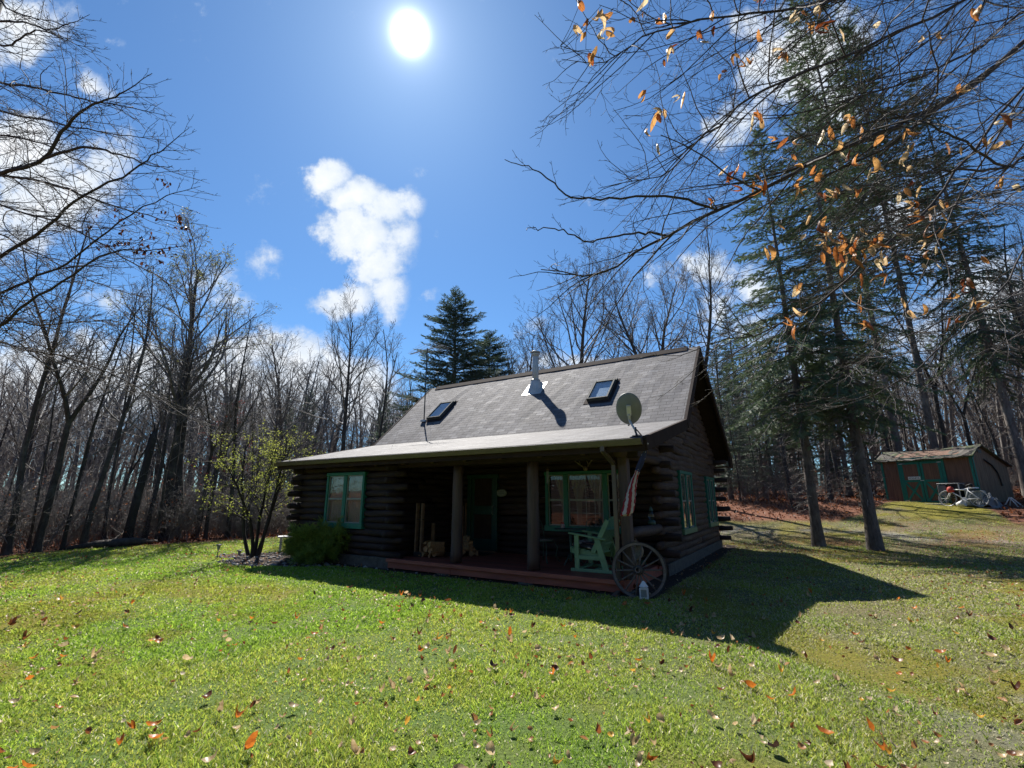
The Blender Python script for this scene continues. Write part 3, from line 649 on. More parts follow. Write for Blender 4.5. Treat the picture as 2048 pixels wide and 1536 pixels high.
# tv antenna on a thin mast with guy wires
t = hthing('tv_antenna', 'thin rooftop television antenna with a long horizontal boom', 'antenna', -8.33, 3.94, roofz(3.94))
obj('mast', MB().tube([(0, 0, 0), (0, 0, 1.6), (.02, -.02, 2.72)], .021, 8), M['blackiron'], t)
bo = Vector((1.0, -.1, 0)).normalized(); mb = MB().tube([tuple(-bo*.95+Vector((0, 0, 2.68))), tuple(bo*.85+Vector((0, 0, 2.66)))], .02, 6)
ob_ = obj('boom', mb, M['metal'], t)
mb = MB(); e = Vector((-bo.y, bo.x, 0))
for i, f in enumerate(np.linspace(-.92, .8, 13)):
    L = .22+.38*(1-abs(f-.3)); c_ = bo*f+Vector((0, 0, 2.68)); mb.tube([tuple(c_-e*L), tuple(c_+e*L)], .0055, 4)
obj('element', mb, M['metal'], ob_)
mb = MB()
for x, y in ((-1.1, 1.4), (1.6, 1.4), (1.2, -2.6), (-.9, -2.6)):
    mb.tube([(0, 0, 2.3), (x, y, roofz(3.94+y)-roofz(3.94))], .0025, 3)
obj('guy_wire', mb, M['blackiron'], t)
obj('foot', MB().box(-.08, .1, -.1, .1, -.02, .05), M['white'], t)
# furled flag on an angled pole at the porch corner
t = hthing('flag', 'furled red white and blue striped flag hanging from a porch corner pole', 'flag', .22, -.05, 2.05)
p0, p1 = Vector((-.06, .1, -.35)), Vector((.30, -.36, .85)) 
p0 = Vector((0, .05, -.42)); p1 = Vector((.50, -.30, .42))
obj('pole', MB().tube([tuple(p0), tuple(p1)], .013, 8).lathe([(.001, 0), (.02, .015), (.02, .03), (.001, .045)], 10, Matrix.Translation(p1)), M['white'], t, True)
g = N('striped_flag_cloth'); a = g.n('Attribute', attribute_name='lf'); sx = g.n('SeparateXYZ', {0: (a, 'Vector')})
st = g.math('GREATER_THAN', g.math('SINE', g.math('MULTIPLY', (sx, 0), 6.283*11)), 0.0)
cl = g.mix(st, c4((.62, .56, .55)), c4((.36, .02, .035)))
star = g.n('TexVoronoi', {'Vector': (a, 'Vector'), 'Scale': 16.0}, feature='F1'); stx = g.math('LESS_THAN', (star, 'Distance'), .2)
bl = g.mix(stx, c4((.03, .045, .16)), c4((.6, .6, .62)))
cl = g.mix(g.math('LESS_THAN', (sx, 1), .40), cl, bl)
fp = g.n('BsdfPrincipled', {'Base Color': (cl, 2), 'Roughness': .7}); ft = g.n('BsdfTranslucent', {'Color': (cl, 2)})
M['flag'] = g.done(g.n('MixShader', {0: .3, 1: fp, 2: ft}))
nu, nv = 60, 34; V = []; lf = []; rr = rs(9)
for j in range(nv+1):
    f = j/nv
    # spine of the furled cloth: down the pole, then hanging free
    top = p1*.93+p0*.07
    if f < .38: c_ = top.lerp(p1*.52+p0*.48, f/.38)
    else:
        q = (f-.38)/.62; c_ = (p1*.52+p0*.48)+Vector((-.26*q-.02*math.sin(q*5), -.04*q, -.74*q))
    wd = np.interp(f, [0, .1, .3, .42, .6, .85, 1], [.025, .05, .07, .05, .085, .125, .135])
    for i in range(nu+1):
        u = i/nu; tt = u*2*math.pi*2.2+f*1.2; rad = wd*(.35+.65*u)
        V.append((c_.x+rad*math.cos(tt)*(1.0)+.008*rr.randn()*f, c_.y+rad*math.sin(tt)*.75, c_.z+.03*math.sin(u*9)*f)); lf.append((u, f+.02*math.sin(u*20), 0))
F_ = np.array([(j*(nu+1)+i, j*(nu+1)+i+1, (j+1)*(nu+1)+i+1, (j+1)*(nu+1)+i) for j in range(nv) for i in range(nu)])
link('cloth', npmesh('cloth', np.array(V), [F_], M['flag'], {'lf': np.array(lf)}, True), None, t)
# antlers above the picture window
t = hthing('antler_mount', 'pair of antlers mounted above the picture window', 'antlers', -1.55, PW-.12, 2.28)
obj('skull_plate', MB().lathe([(.001, -.03), (.05, -.02), (.06, 0), (.03, .03), (.001, .04)], 12, Matrix.Rotation(math.pi/2, 4, 'X')), M['antler'], t, True)
mb = MB()
for s_ in (-1, 1):
    mb.tube([(s_*.03, 0, .02), (s_*.14, -.08, .12), (s_*.26, -.14, .22), (s_*.32, -.12, .38)], [.016, .014, .011, .004], 6)
    for a, b in (((.1, -.06, .09), (.09, -.15, .2)), ((.2, -.11, .17), (.21, -.2, .3)), ((.28, -.14, .27), (.4, -.2, .33))): mb.tube([(s_*a[0], a[1], a[2]), (s_*b[0], b[1], b[2])], [.011, .003], 5)
obj('antler', mb, M['antler'], t, True)
# wind chime under the beam
t = hthing('wind_chime', 'thin pale wind chime hanging under the porch beam', 'wind chime', -1.55, .35, 2.0)
mb = MB(); 
for i in range(5): a = i*1.257; mb.tube([(.022*math.cos(a), .022*math.sin(a), .14), (.022*math.cos(a), .022*math.sin(a), -.05-.02*i)], .005, 6)
obj('tube_set', mb, M['sash'], t); obj('top_disc', MB().lathe([(.03, .15), (.03, .165)], 14).tube([(0, 0, .16), (0, 0, .31)], .002, 3), M['rackpole'], t)
# firewood racks (two frames of paired poles) and split wood
def rack(x, label):
    t = hthing('firewood_rack', label, 'log rack', x, 1.55, .236)
    for y in (-1.02, 1.02 if x < -5.2 else .3):
        pass
    mb = MB(); mb.bar((0, -1.0, .06), (0, .8, .06), .05, .09); mb.bar((.17, -1.0, .06), (.17, .8, .06), .05, .09); obj('base_rail', mb, M['blackiron'], t)
    for px in (0, .17):
        obj('upright', MB().bar((px, -.98, .02), (px, -.98, 1.24), .045, .09, up=(0, 1, 0), ch=.004), M['rackpole'], t)
        obj('upright', MB().bar((px, .76, .02), (px, .76, 1.24), .045, .09, up=(0, 1, 0), ch=.004), M['rackpole'], t)
    mb = MB().box(-.05, .22, -1.01, -.95, .85, .87); mb.box(-.05, .22, -1.03, -.93, .0, .11, ch=.01); obj('bracket', mb, M['blackiron'], t)
rack(-5.28, 'timber firewood rack standing by the end of the front log wall')
hr = hthing('firewood_rack', 'timber firewood rack standing behind the left round porch post', 'log rack', -4.25, 1.0, .236, R(90))
obj('base_rail', MB().bar((0, -.02, .05), (0, .9, .05), .05, .08), M['blackiron'], hr)
obj('upright', MB().bar((0, .0, .02), (0, .0, 1.18), .05, .09, up=(0, 1, 0), ch=.004), M['rackpole'], hr); obj('upright', MB().bar((0, .88, .02), (0, .88, .75), .05, .09, up=(0, 1, 0), ch=.004), M['rackpole'], hr)
rr = rs(12); tmpl = []
for k_ in range(5):
    a0 = rr.rand()*6; n = 7 if k_ % 2 else 5; full = 2*math.pi if k_ % 2 else 2.1
    po = [(.07*math.cos(a0+full*i/n)*(1+.15*rr.randn()), .07*math.sin(a0+full*i/n)*(1+.15*rr.randn())) for i in range(n)]+([(0, 0)] if k_ % 2 == 0 else [])
    tmpl.append(MB().prism(po, -.2, .2, 'y'))
def pile(cx, cy, rows, n0, rz, label, grp):
    first = None
    for r_ in range(rows):
        for i in range(max(1, n0-r_)):
            x = cx+(i-(n0-r_-1)/2)*.125+.02*rr.randn(); mbk = tmpl[rr.randint(5)]
            if 'me' not in mbk.__dict__: o = obj('firewood_log', mbk, M['firewood']); mbk.me = o.data
            else: o = link('firewood_log', mbk.me)
            o.location = HW(x, cy+.05*rr.randn(), .31+r_*.105); o.rotation_euler = (.1*rr.randn(), rr.rand()*6.28, rz-HA+.2*rr.randn()); tag(o, label, 'firewood', grp)
pile(-4.93, .75, 3, 5, 0, 'split firewood log in the pale heap beside the tall rack poles', 'split logs in the front heap')
pile(-4.4, 1.45, 4, 5, .9, 'split firewood log in the darker heap behind the left porch post', 'split logs in the rear heap')
# bistro table with iron chairs
def iron_chair(x, y, rz, label):
    t = hthing('iron_chair', label, 'chair', x, y, .236, rz, 'cast iron patio chairs round the table')
    obj('seat', MB().lathe([(.001, .43), (.19, .435), (.205, .44), (.205, .452), (.001, .452)], 22), M['iron'], t)
    obj('seat_cushion', MB().lathe([(.001, .453), (.17, .455), (.185, .465), (.16, .478), (.001, .48)], 18), M['lace'], t, True)
    for sx, sy in ((-1, -1), (1, -1), (-1, 1), (1, 1)):
        obj('leg', MB().tube([(sx*.15, sy*.15, .43), (sx*.2, sy*.2, .3), (sx*.17, sy*.17, .12), (sx*.23, sy*.24, 0)], .011, 6), M['iron'], t, True)
    mb = MB().tube([(-.19, .16, .44), (-.21, .2, .65), (-.19, .24, .82), (-.1, .26, .9), (0, .265, .92), (.1, .26, .9), (.19, .24, .82), (.21, .2, .65), (.19, .16, .44)], .011, 6)
    mb.tube([(-.15, .24, .8), (0, .2, .5), (.15, .24, .8)], .008, 5); mb.tube([(-.2, .21, .66), (0, .235, .72), (.2, .21, .66)], .008, 5); mb.tube([(-.1, .255, .88), (.06, .22, .62), (0, .2, .5)], .007, 5); mb.tube([(.1, .255, .88), (-.06, .22, .62)], .007, 5)
    mb.tube([(.12*math.cos(a_), .245-.02*math.sin(a_), .76+.09*math.sin(a_)) for a_ in np.linspace(0, 6.28, 13)], .007, 5)
    obj('backrest', mb, M['iron'], t, True)
iron_chair(-2.18, 1.35, R(80), 'green iron chair on the door side of the round porch table')
iron_chair(-1.35, 1.98, R(0), 'green iron chair between the round porch table and the picture window')
iron_chair(-.92, 1.35, R(-95), 'green iron chair between the round porch table and the glider seat')
t = hthing('patio_table', 'small round green iron table below the picture window', 'table', -1.55, 1.35, .236)
obj('tabletop', MB().lathe([(.001, .70), (.33, .70), (.345, .705), (.345, .722), (.001, .724)], 30), M['iron'], t)
obj('pedestal', MB().lathe([(.02, .05), (.035, .1), (.02, .3), (.03, .5), (.022, .7)], 14), M['iron'], t, True)
for i in range(3): a = i*2.094+.4; obj('leg', MB().tube([(0, 0, .25), (.14*math.cos(a), .14*math.sin(a), .12), (.27*math.cos(a), .27*math.sin(a), 0)], .013, 6), M['iron'], t, True)
t = hthing('table_jar', 'small white and red jar standing on the porch table', 'jar', -1.68, 1.25, .962)
obj('jar_body', MB().lathe([(.03, 0), (.045, .02), (.045, .08), (.03, .1)], 16), M['ceramic'], t, True); obj('jar_lid', MB().lathe([(.034, .1), (.034, .12), (.005, .13)], 16), M['redcloth'], t)
# wooden glider seat
def glider():
    t = hthing('glider_chair', 'sage green wooden glider seat with a patterned cushion on the porch edge', 'glider chair', -.76, .86, .236, R(2))
    # faces local -x; width along y from -.33 to .33
    for y in (-.36, .36):
        s = -1 if y < 0 else 1
        mb = MB().bar((-.40, y, .03), (.42, y, .03), .06, .055, up=(0, 0, 1), ch=.005)
        mb.bar((-.27, y, .05), (-.27, y, .66), .045, .09, up=(1, 0, 0), ch=.005); mb.bar((.30, y, .04), (.14, y, .62), .045, .11, up=(1, 0, 0), ch=.005)
        mb.bar((-.27, y, .26), (.25, y, .26), .035, .08, ch=.005)
        obj('side_frame', mb, M['chairpaint'], t)
        obj('armrest', MB().bar((-.43, y, .70), (.33, y, .60), .10, .03, ch=.008), M['chairpaint'], t)
    mb = MB().bar((.1, -.34, .05), (.1, .34, .05), .07, .03); mb.bar((-.25, -.34, .05), (-.25, .34, .05), .07, .03); obj('base_stretcher', mb, M['chairpaint'], t)
    mb = MB()
    for i in range(6): x = -.40+i*.098; z = .42-.018*i; mb.box(x, x+.085, -.31, .31, z, z+.022, ch=.004)
    mb.bar((-.40, -.29, .37), (.2, -.29, .28), .03, .09); mb.bar((-.40, .29, .37), (.2, .29, .28), .03, .09); mb.box(-.43, -.405, -.31, .31, .33, .44, ch=.005)
    obj('seat', mb, M['chairpaint'], t)
    mb = MB()
    for i in range(6):
        y = -.30+i*.104; h = .52+.09*math.sin((i+.5)/6*math.pi)
        mb.bar((.13, y+.04, .34), (.13+h*.38, y+.04, .34+h*1.1), .085, .022, up=(1, 0, 0), ch=.004)
    mb.bar((.30, -.33, .78), (.30, .33, .78), .06, .03); mb.bar((.19, -.33, .5), (.19, .33, .5), .06, .03)
    for y in (-.335, .335): mb.bar((.05, y, .36), (.36, y, .95), .04, .09, up=(1, 0, 0), ch=.004)
    obj('backrest', mb, M['chairpaint'], t)
    cush = MB(); nn = 10
    vs = []; 
    for j in range(nn+1):
        for i in range(nn+1):
            u, v = i/nn*2-1, j/nn*2-1; e = (1-u**6)*(1-v**6); vs.append((-.15+u*.25, v*.28, .435-.04*u+.015+.06*e**.5))
    b0 = len(vs)
    for j in range(nn+1):
        for i in range(nn+1):
            u, v = i/nn*2-1, j/nn*2-1; vs.append((-.15+u*.25, v*.28, .43-.04*u))
    fs = [(j*(nn+1)+i, j*(nn+1)+i+1, (j+1)*(nn+1)+i+1, (j+1)*(nn+1)+i) for j in range(nn) for i in range(nn)]
    fs += [tuple(b0+i for i in f)[::-1] for f in fs]
    for i in range(nn):
        for a, b in ((i, i+1), ((nn)*(nn+1)+i+1, nn*(nn+1)+i), ((i+1)*(nn+1), i*(nn+1)), (i*(nn+1)+nn, (i+1)*(nn+1)+nn)): fs.append((a, b, b+b0, a+b0))
    cush.add(vs, fs)
    g = N('patterned_cushion'); tc = g.n('TexCoord'); v = g.n('TexVoronoi', {'Vector': (tc, 'Object'), 'Scale': 13.0}); 
    col = g.ramp((v, 'Color'), [(.3, (.03, .03, .035)), (.5, (.45, .38, .33)), (.75, (.3, .12, .09))], 'CONSTANT')
    M['cushion'] = g.done(g.n('BsdfPrincipled', {'Base Color': col, 'Roughness': .8}))
    obj('seat_cushion', cush, M['cushion'], t, True)
glider()
# wagon wheel leaning on the deck corner
WH = np.array([2.10, 8.26, 0.0])
t = thing('wagon_wheel', 'old wooden wagon wheel leaning against the porch corner', 'wagon wheel', WH-[0, 0, .03], R(-24)); t.scale = (.88, .88, .88)
Mx = Matrix.Rotation(R(-9), 4, 'X') @ Matrix.Translation((0, 0, .52)) @ Matrix.Rotation(R(90), 4, 'X')     # local z of the wheel = axle
obj('rim', MB().lathe([(.50, -.024), (.50, .024), (.452, .022), (.452, -.022)], 56, closed=True), M['wheelwood'], t, False, Mx)
obj('tyre', MB().lathe([(.512, -.027), (.512, .027), (.5005, .026), (.5005, -.026)], 56, closed=True), M['blackiron'], t, True, Mx)
hb = obj('hub', MB().lathe([(.05, -.13), (.06, -.125), (.075, -.05), (.085, 0), (.075, .05), (.06, .125), (.05, .13), (.035, .13), (.035, -.13)], 24, closed=True), M['wheelwood'], t, True, Mx)
obj('hub_band', MB().lathe([(.064, .1), (.064, .128), (.05, .13), (.05, .1)], 24, closed=True).lathe([(.083, .03), (.083, .05), (.07, .05), (.07, .03)], 24, closed=True), M['blackiron'], hb, True)
for i in range(14):
    a = 2*math.pi*i/14+.06; c_, s_ = math.cos(a), math.sin(a)
    obj('spoke', MB().tube([(.07*c_, .07*s_, .0), (.2*c_, .2*s_, 0), (.455*c_, .455*s_, 0)], [.016, .017, .012], 8), M['wheelwood'], t, True, Mx)
t = thing('white_lantern', 'small chipped white lantern at the foot of the wagon wheel', 'lantern', gnd(1289, 1200), R(-20))
obj('lantern_body', MB().box(-.07, .07, -.05, .05, 0, .19, ch=.02).lathe([(.001, .29), (.02, .28), (.075, .2), (.001, .195)], 8), M['white'], t)
obj('lantern_window', MB().box(-.045, .045, -.053, -.049, .05, .16), M['sash'], t)
t = hthing('straw_hat_basket', 'round woven straw basket on the deck behind the wagon wheel', 'basket', .10, .62, .24)
obj('basket_body', MB().lathe([(.12, 0), (.16, .05), (.18, .14), (.17, .17), (.155, .16), (.14, .03)], 26), M['straw'], t, True, Matrix.Translation((0, 0, .4)) @ Matrix.Rotation(R(75), 4, 'X'))
obj('hanging_stick', MB().tube([(-.1, -.02, .85), (.02, .0, .6), (.04, 0, 0)], .014, 6), M['rackpole'], t)
# lanterns in the dark corner of the porch
for x, y, z, lb in ((-.25, 2.1, .236, 'dark glass lantern on the floor in the right porch corner'), (.12, 1.7, 1.075, 'dark glass lantern standing on the porch side rail')):
    t = hthing('oil_lantern', lb, 'lantern', x, y, z)
    obj('base', MB().lathe([(.07, 0), (.08, .02), (.075, .07), (.04, .09)], 16), M['iron'], t, True); obj('glass_globe', MB().lathe([(.035, .09), (.06, .15), (.05, .22), (.032, .26)], 16), M['glass'], t, True)
    obj('top_cap', MB().lathe([(.04, .26), (.045, .28), (.02, .33), (.005, .36)], 14), M['iron'], t, True)
# ================================================================= SHED, BICYCLE AND THE THINGS BESIDE THEM
SL = np.array([18.17, 23.2]); SZ = 1.36; SRZ = math.atan2(-3.4, 1.23); sX = np.array([math.cos(SRZ), math.sin(SRZ), 0]); sY = np.array([-math.sin(SRZ), math.cos(SRZ), 0])
def SW(x, y, z=None):
    p = np.array([SL[0], SL[1], 0])+sX*x+sY*y; p[2] = gz(p[0], p[1]) if z is None else z; return p
W_, D_ = 3.6, 2.4
t = thing('garden_shed', 'weathered brown garden shed with green double doors and a mossy asymmetric roof', 'shed', (SL[0], SL[1], SZ), SRZ)
pf = [(0, -.25), (0, 2.08), (.62, 2.42), (D_, 1.62), (D_, -.25)]
obj('wall', MB().prism(pf, 0, W_, 'x'), M['shedwall'], t)
obj('side_wall', MB().prism([(.02, -.2), (.02, 2.05), (.62, 2.38), (D_-.02, 1.6), (D_-.02, -.2)], W_+.001, W_+.015, 'x'), M['shedside'], t)
g = N('old_shed_shingles'); tc = g.n('TexCoord'); br = g.n('TexBrick', {'Vector': (tc, 'Object'), 'Color1': (.07, .06, .052, 1), 'Color2': (.11, .1, .085, 1), 'Mortar': (.03, .025, .02, 1), 'Scale': 1.0, 'Mortar Size': .01, 'Brick Width': .3, 'Row Height': .15})
mo = g.ramp(g.noise((tc, 'Object'), 2.2, 5), [(.48, (0, 0, 0)), (.6, (1, 1, 1))]); col = g.mix(g.math('MULTIPLY', mo, .8), br, c4((.07, .1, .025)))
M['shedroof'] = g.done(g.n('BsdfPrincipled', {'Base Color': (col, 2), 'Roughness': .85}))
r_ = rs(3); mb = MB()
def srf(p, q, th=.05):
    nx, ny = 24, 5; o = len(mb.v); L = math.hypot(q[0]-p[0], q[1]-p[1]); n = np.array([-(q[1]-p[1]), q[0]-p[0]])/L
    for s_ in (0, 1):
        for j in range(ny+1):
            for i in range(nx+1):
                f = j/ny; w = (.018*r_.randn()-.05*math.sin(math.pi*i/nx)) if s_ == 0 else -.05*math.sin(math.pi*i/nx)-th
                mb.v.append((-.15+(W_+.3)*i/nx, p[0]+(q[0]-p[0])*f+n[0]*w, p[1]+(q[1]-p[1])*f+n[1]*w))
    m = (nx+1)*(ny+1)
    for j in range(ny):
        for i in range(nx):
            a = o+j*(nx+1)+i; mb.f.append((a, a+1, a+nx+2, a+nx+1)); mb.f.append((a+m, a+nx+1+m, a+nx+2+m, a+1+m))
    for i in range(nx): mb.f.append((o+i, o+i+m, o+i+1+m, o+i+1)); a = o+ny*(nx+1)+i; mb.f.append((a, a+1, a+1+m, a+m))
    for j in range(ny):
        for i in (0, nx): a = o+j*(nx+1)+i; b = a+nx+1; mb.f.append((a, b, b+m, a+m))
srf((-.22, 1.99), (.62, 2.47)); srf((.62, 2.475), (D_+.12, 1.6))
obj('roof', mb, M['shedroof'], t)
mb = MB()
for x in (0, W_-.09): mb.box(x, x+.09, -.03, -.001, -.1, 2.0, ch=.004)
mb.box(W_+.016, W_+.03, .0, .09, -.1, 2.05, ch=.003); mb.box(-.12, W_+.12, -.05, -.02, 1.93, 2.06, ch=.004)
obj('corner_trim', mb, M['green'], t)
def sdoor(x0, x1):
    z0, z1 = .02, 1.86; w = .1; m = .95; y = -.055
    d = obj('door', MB().box(x0, x1, -.035, -.003, z0, z1), M['shedwall'], t)
    mb = MB().box(x0, x0+w, y, -.036, z0, z1, ch=.004).box(x1-w, x1, y, -.036, z0, z1, ch=.004)
    for z in (z0, m, z1-w): mb.box(x0+w, x1-w, y+.002, -.036, z, z+w, ch=.004)
    mb.bar((x0+w, -.045, z0+w), (x1-w, -.045, m), .02, .085, up=(0, 0, 1)); mb.bar((x0+w, -.043, m), (x1-w, -.043, z0+w), .02, .085, up=(0, 0, 1))
    obj('door_frame', mb, M['green'], d)
    return d
d1 = sdoor(.86, 1.66); d2 = sdoor(1.68, 2.48)
obj('hasp', MB().box(1.6, 1.74, -.065, -.056, 1.0, 1.03), M['metal'], d2)
mb = MB().box(.74, .855, -.04, -.003, 0, 1.98, ch=.004).box(2.485, 2.6, -.04, -.003, 0, 1.98, ch=.004).box(.74, 2.6, -.042, -.004, 1.87, 1.97, ch=.004); obj('door_surround', mb, M['green'], t)
obj('hinge', MB().box(.82, .98, -.063, -.057, 1.78, 1.81).box(2.36, 2.52, -.063, -.057, 1.78, 1.81).box(.82, .98, -.063, -.057, .1, .13).box(2.36, 2.52, -.063, -.057, .1, .13), M['metal'], t)
sg = obj('name_board', MB().box(1.12, 1.62, -.075, -.057, 1.06, 1.2, ch=.004), M['white'], t)
mb = MB(); rr = rs(4)
for i in range(7): 
    x = 1.16+i*.064; mb.bar((x, -.077, 1.09+.02*rr.rand()), (x+.03*rr.rand(), -.077, 1.17), .004, .014, up=(1, 0, 0)); mb.bar((x, -.077, 1.12+.02*rr.randn()), (x+.035, -.077, 1.12+.02*rr.randn()), .004, .012, up=(0, 0, 1))
obj('lettering', mb, M['blackiron'], sg)
obj('ramp', MB().box(.8, 2.6, -.75, -.06, -.28, .0, ch=.01), M['stone'], t)
mb = MB().tube([(W_+.05, .75, 1.85), (W_+.06, .82, 1.8), (W_+.06, 1.2, 1.62), (W_+.06, 1.5, 1.3), (W_+.05, 1.62, .9), (W_+.05, 1.65, .75)], [.02, .03, .03, .028, .025, .04], 8); obj('hanging_hook', mb, M['blackiron'], t)
obj('gable_vent', MB().box(W_+.016, W_+.035, .5, .74, 2.12, 2.24), M['blackiron'], t)
# bicycle
bp = SW(3.35, -.75)
t = thing('bicycle', 'white bicycle leaning in front of the brown garden shed', 'bicycle', bp, SRZ)
lean = Matrix.Rotation(R(-9), 4, 'X')
M['bikewhite'] = simple('white_bike_enamel', (.8, .8, .78), (.72, .72, .7), rough=.25, sc=4)
def wheel(x):
    Mx = lean @ Matrix.Translation((x, 0, .34)) @ Matrix.Rotation(R(90), 4, 'X')
    w = obj('wheel', MB().lathe([(.315, -.012), (.315, .012), (.297, .01), (.297, -.01)], 40, closed=True).lathe([(.001, -.04), (.02, -.035), (.02, .035), (.001, .04)], 12), M['bikewhite'], t, True, Mx)
    obj('tyre', MB().lathe([(.318+.018*math.cos(a), .018*math.sin(a)) for a in np.linspace(0, 2*math.pi, 9)[:-1]], 40, closed=True), M['greyplastic'], w, True)
    mb = MB()
    for i in range(20): a = 2*math.pi*i/20; mb.tube([(.02*math.cos(a+.7), .02*math.sin(a+.7), .025*(-1)**i), (.3*math.cos(a), .3*math.sin(a), 0)], .0022, 3)
    obj('spokes', mb, M['metal'], w)
wheel(-.53); wheel(.53)
mb = MB(); bb = (.1, 0, .3); st_ = (-.0+.02, 0, .0)
hd0, hd1, se, rw, fw = (-.38, 0, .72), (-.34, 0, .60), (.24, 0, .80), (.53, 0, .34), (-.53, 0, .34)
mb.tube([hd1, (.08, 0, .30)], .021, 8); mb.tube([hd0, (.2, 0, .68)], .018, 8); mb.tube([(.08, 0, .3), se], .018, 8)
for s_ in (-.045, .045): mb.tube([(.08, s_*.6, .3), (rw[0], s_, rw[2])], .012, 6); mb.tube([(.2, s_*.4, .68), (rw[0], s_, rw[2])], .011, 6); mb.tube([hd1, (-.42, s_, .55), (fw[0], s_, fw[2])], .014, 6)
mb.tube([(-.335, 0, .58), (-.4, 0, .78)], .022, 8)
obj('frame', mb, M['bikewhite'], t, True, lean)
obj('saddle', MB().tube([(.14, 0, .86), (.24, 0, .875), (.36, 0, .89)], [.02, .045, .075], 10), M['rubber'], t, True, lean)
obj('seat_post', MB().tube([se, (.26, 0, .87)], .013, 6), M['metal'], t, False, lean)
obj('handlebar', MB().tube([(-.39, 0, .76), (-.37, 0, .86)], .014, 6).tube([(-.37, -.3, .88), (-.36, -.1, .86), (-.36, .1, .86), (-.37, .3, .88)], .013, 8), M['blackiron'], t, True, lean)
obj('chainring', MB().lathe([(.001, 0), (.09, .0), (.09, .004), (.001, .004)], 24, Matrix.Translation((.08, -.05, .3)) @ Matrix.Rotation(R(90), 4, 'X')).tube([(.08, -.07, .3), (.2, -.08, .18)], .01, 5).box(.17, .25, -.15, -.08, .165, .185), M['metal'], t, False, lean)
# clutter between bicycle and shed
t = thing('grill_cart', 'grey cart with a black bin under its top beside the shed door', 'cart', SW(2.95, -.35), SRZ)
obj('cart_top', MB().box(-.5, .3, -.22, .22, .84, .88, ch=.01), M['greyplastic'], t); obj('bin', MB().box(-.12, .3, -.19, .19, .25, .82, ch=.03), M['rubber'], t); obj('side_panel', MB().box(-.5, -.2, -.2, .2, .35, .8, ch=.02), M['greyplastic'], t)
for x in (-.46, .26):
    for y in (-.18, .18): obj('leg', MB().box(x-.02, x+.02, y-.02, y+.02, -.1, .84), M['metal'], t)
t = thing('white_cooler', 'white cooler box with a raised lid behind the bicycle saddle', 'cooler', SW(3.62, -.38), SRZ)
obj('box_body', MB().box(-.25, .3, -.2, .2, .0, .62, ch=.03), M['sash'], t); obj('lid', MB().box(-.27, .2, -.2, .22, .625, .68, Matrix.Translation((0, 0, .05)) @ Matrix.Rotation(R(-10), 4, 'Y'), ch=.01), M['white'], t)
t = thing('folded_tarp', 'crumpled pale grey tarp heap at the shed corner', 'tarp', SW(4.1, -.4), SRZ)
r_ = rs(8); mb = MB(); nn = 12; vs = []
for j in range(nn+1):
    for i in range(nn+1):
        u, v = i/nn*2-1, j/nn*2-1; vs.append((u*.42, v*.3, max(0, .42*(1-u*u)*(1-v*v)-.15*u+.07*r_.randn())-.02*(abs(u) > .99 or abs(v) > .99)))
mb.add(vs, [(j*(nn+1)+i, j*(nn+1)+i+1, (j+1)*(nn+1)+i+1, (j+1)*(nn+1)+i) for j in range(nn) for i in range(nn)]); mb.box(-.4, .4, -.28, .28, -.1, .0)
obj('tarp_sheet', mb, M['greyplastic'], t)
t = thing('red_bag', 'small red bag hanging on the grey cart behind the handlebar', 'bag', SW(2.95, -.62, SW(2.95, -.62)[2]+.62), SRZ)
obj('bag_body', MB().lathe([(.02, -.1), (.1, -.08), (.13, .02), (.09, .13), (.02, .16)], 12), M['redcloth'], t, True)
t = thing('white_bucket', 'small white tipped bucket in the grass under the bicycle', 'bucket', SW(3.25, -.95), SRZ)
obj('bucket_body', MB().lathe([(.09, 0), (.13, .26), (.12, .26), (.08, .01)], 18, Matrix.Translation((0, 0, .1)) @ Matrix.Rotation(R(70), 4, 'Y')), M['white'], t, True)
t = thing('folding_sawhorse', 'white folded trestle legs on the leaves right of the bicycle', 'trestle', SW(4.5, .0), SRZ); t.scale = (.7, .7, .7)
for a, b in (((-.3, 0, 0), (0, .02, .5)), ((.3, 0, 0), (0, .04, .5)), ((-.2, .3, 0), (.03, .1, .5)), ((.4, .25, 0), (.05, .1, .5))): obj('leg', MB().bar(a, b, .035, .05), M['white'], t)
# solar path lights, bench, fallen log
def pathlight(p, h, label, grp=None):
    t = thing('path_light', label, 'path light', p, .3, 'solar path lights by the planting bed')
    obj('stake', MB().tube([(0, 0, -.05), (0, 0, h-.12)], .011, 8), M['blackiron'], t)
    obj('lamp_housing', MB().lathe([(.001, h-.13), (.03, h-.12), (.045, h-.02), (.055, h-.015)], 14), M['sash'], t)
    obj('cap', MB().lathe([(.07, h-.015), (.075, h), (.05, h+.02), (.001, h+.025)], 16), M['blackiron'], t)
    return t
pathlight(gnd(434, 1118), .36, 'taller black solar path light on the open lawn left of the young tree'); pathlight(gnd(478, 1111), .13, 'short black solar path light close to the young tree stems')
b = HW(-10.9, 1.2); t = thing('garden_bench', 'low white garden bench half hidden behind the round juniper bush', 'bench', (b[0], b[1], 0), .4)
mb = MB(); 
for y in (-.16, 0, .16): mb.box(-.55, .55, y-.07, y+.07, .42, .45, ch=.004)
obj('seat', mb, M['white'], t)
for x in (-.45, .45): obj('leg', MB().box(x-.03, x+.03, -.18, .18, 0, .42), M['white'], t)
t = obj('fallen_log', MB().tube([tuple(gnd(130, 1101)+[0, 0, .05]), tuple(gnd(190, 1097)+[0, 0, .12]), tuple(gnd(262, 1092)+[0, .1, .12]), tuple(gnd(300, 1088)+[0, .3, .05])], [.05, .13, .16, .07], 10).tube([tuple(gnd(215, 1096)+[0, 0, .1]), tuple(gnd(232, 1086)+[.1, .2, .45])], [.05, .02], 6), M['bark'], None, True); tag(t, 'fallen mossy log lying along the left edge of the lawn', 'log')
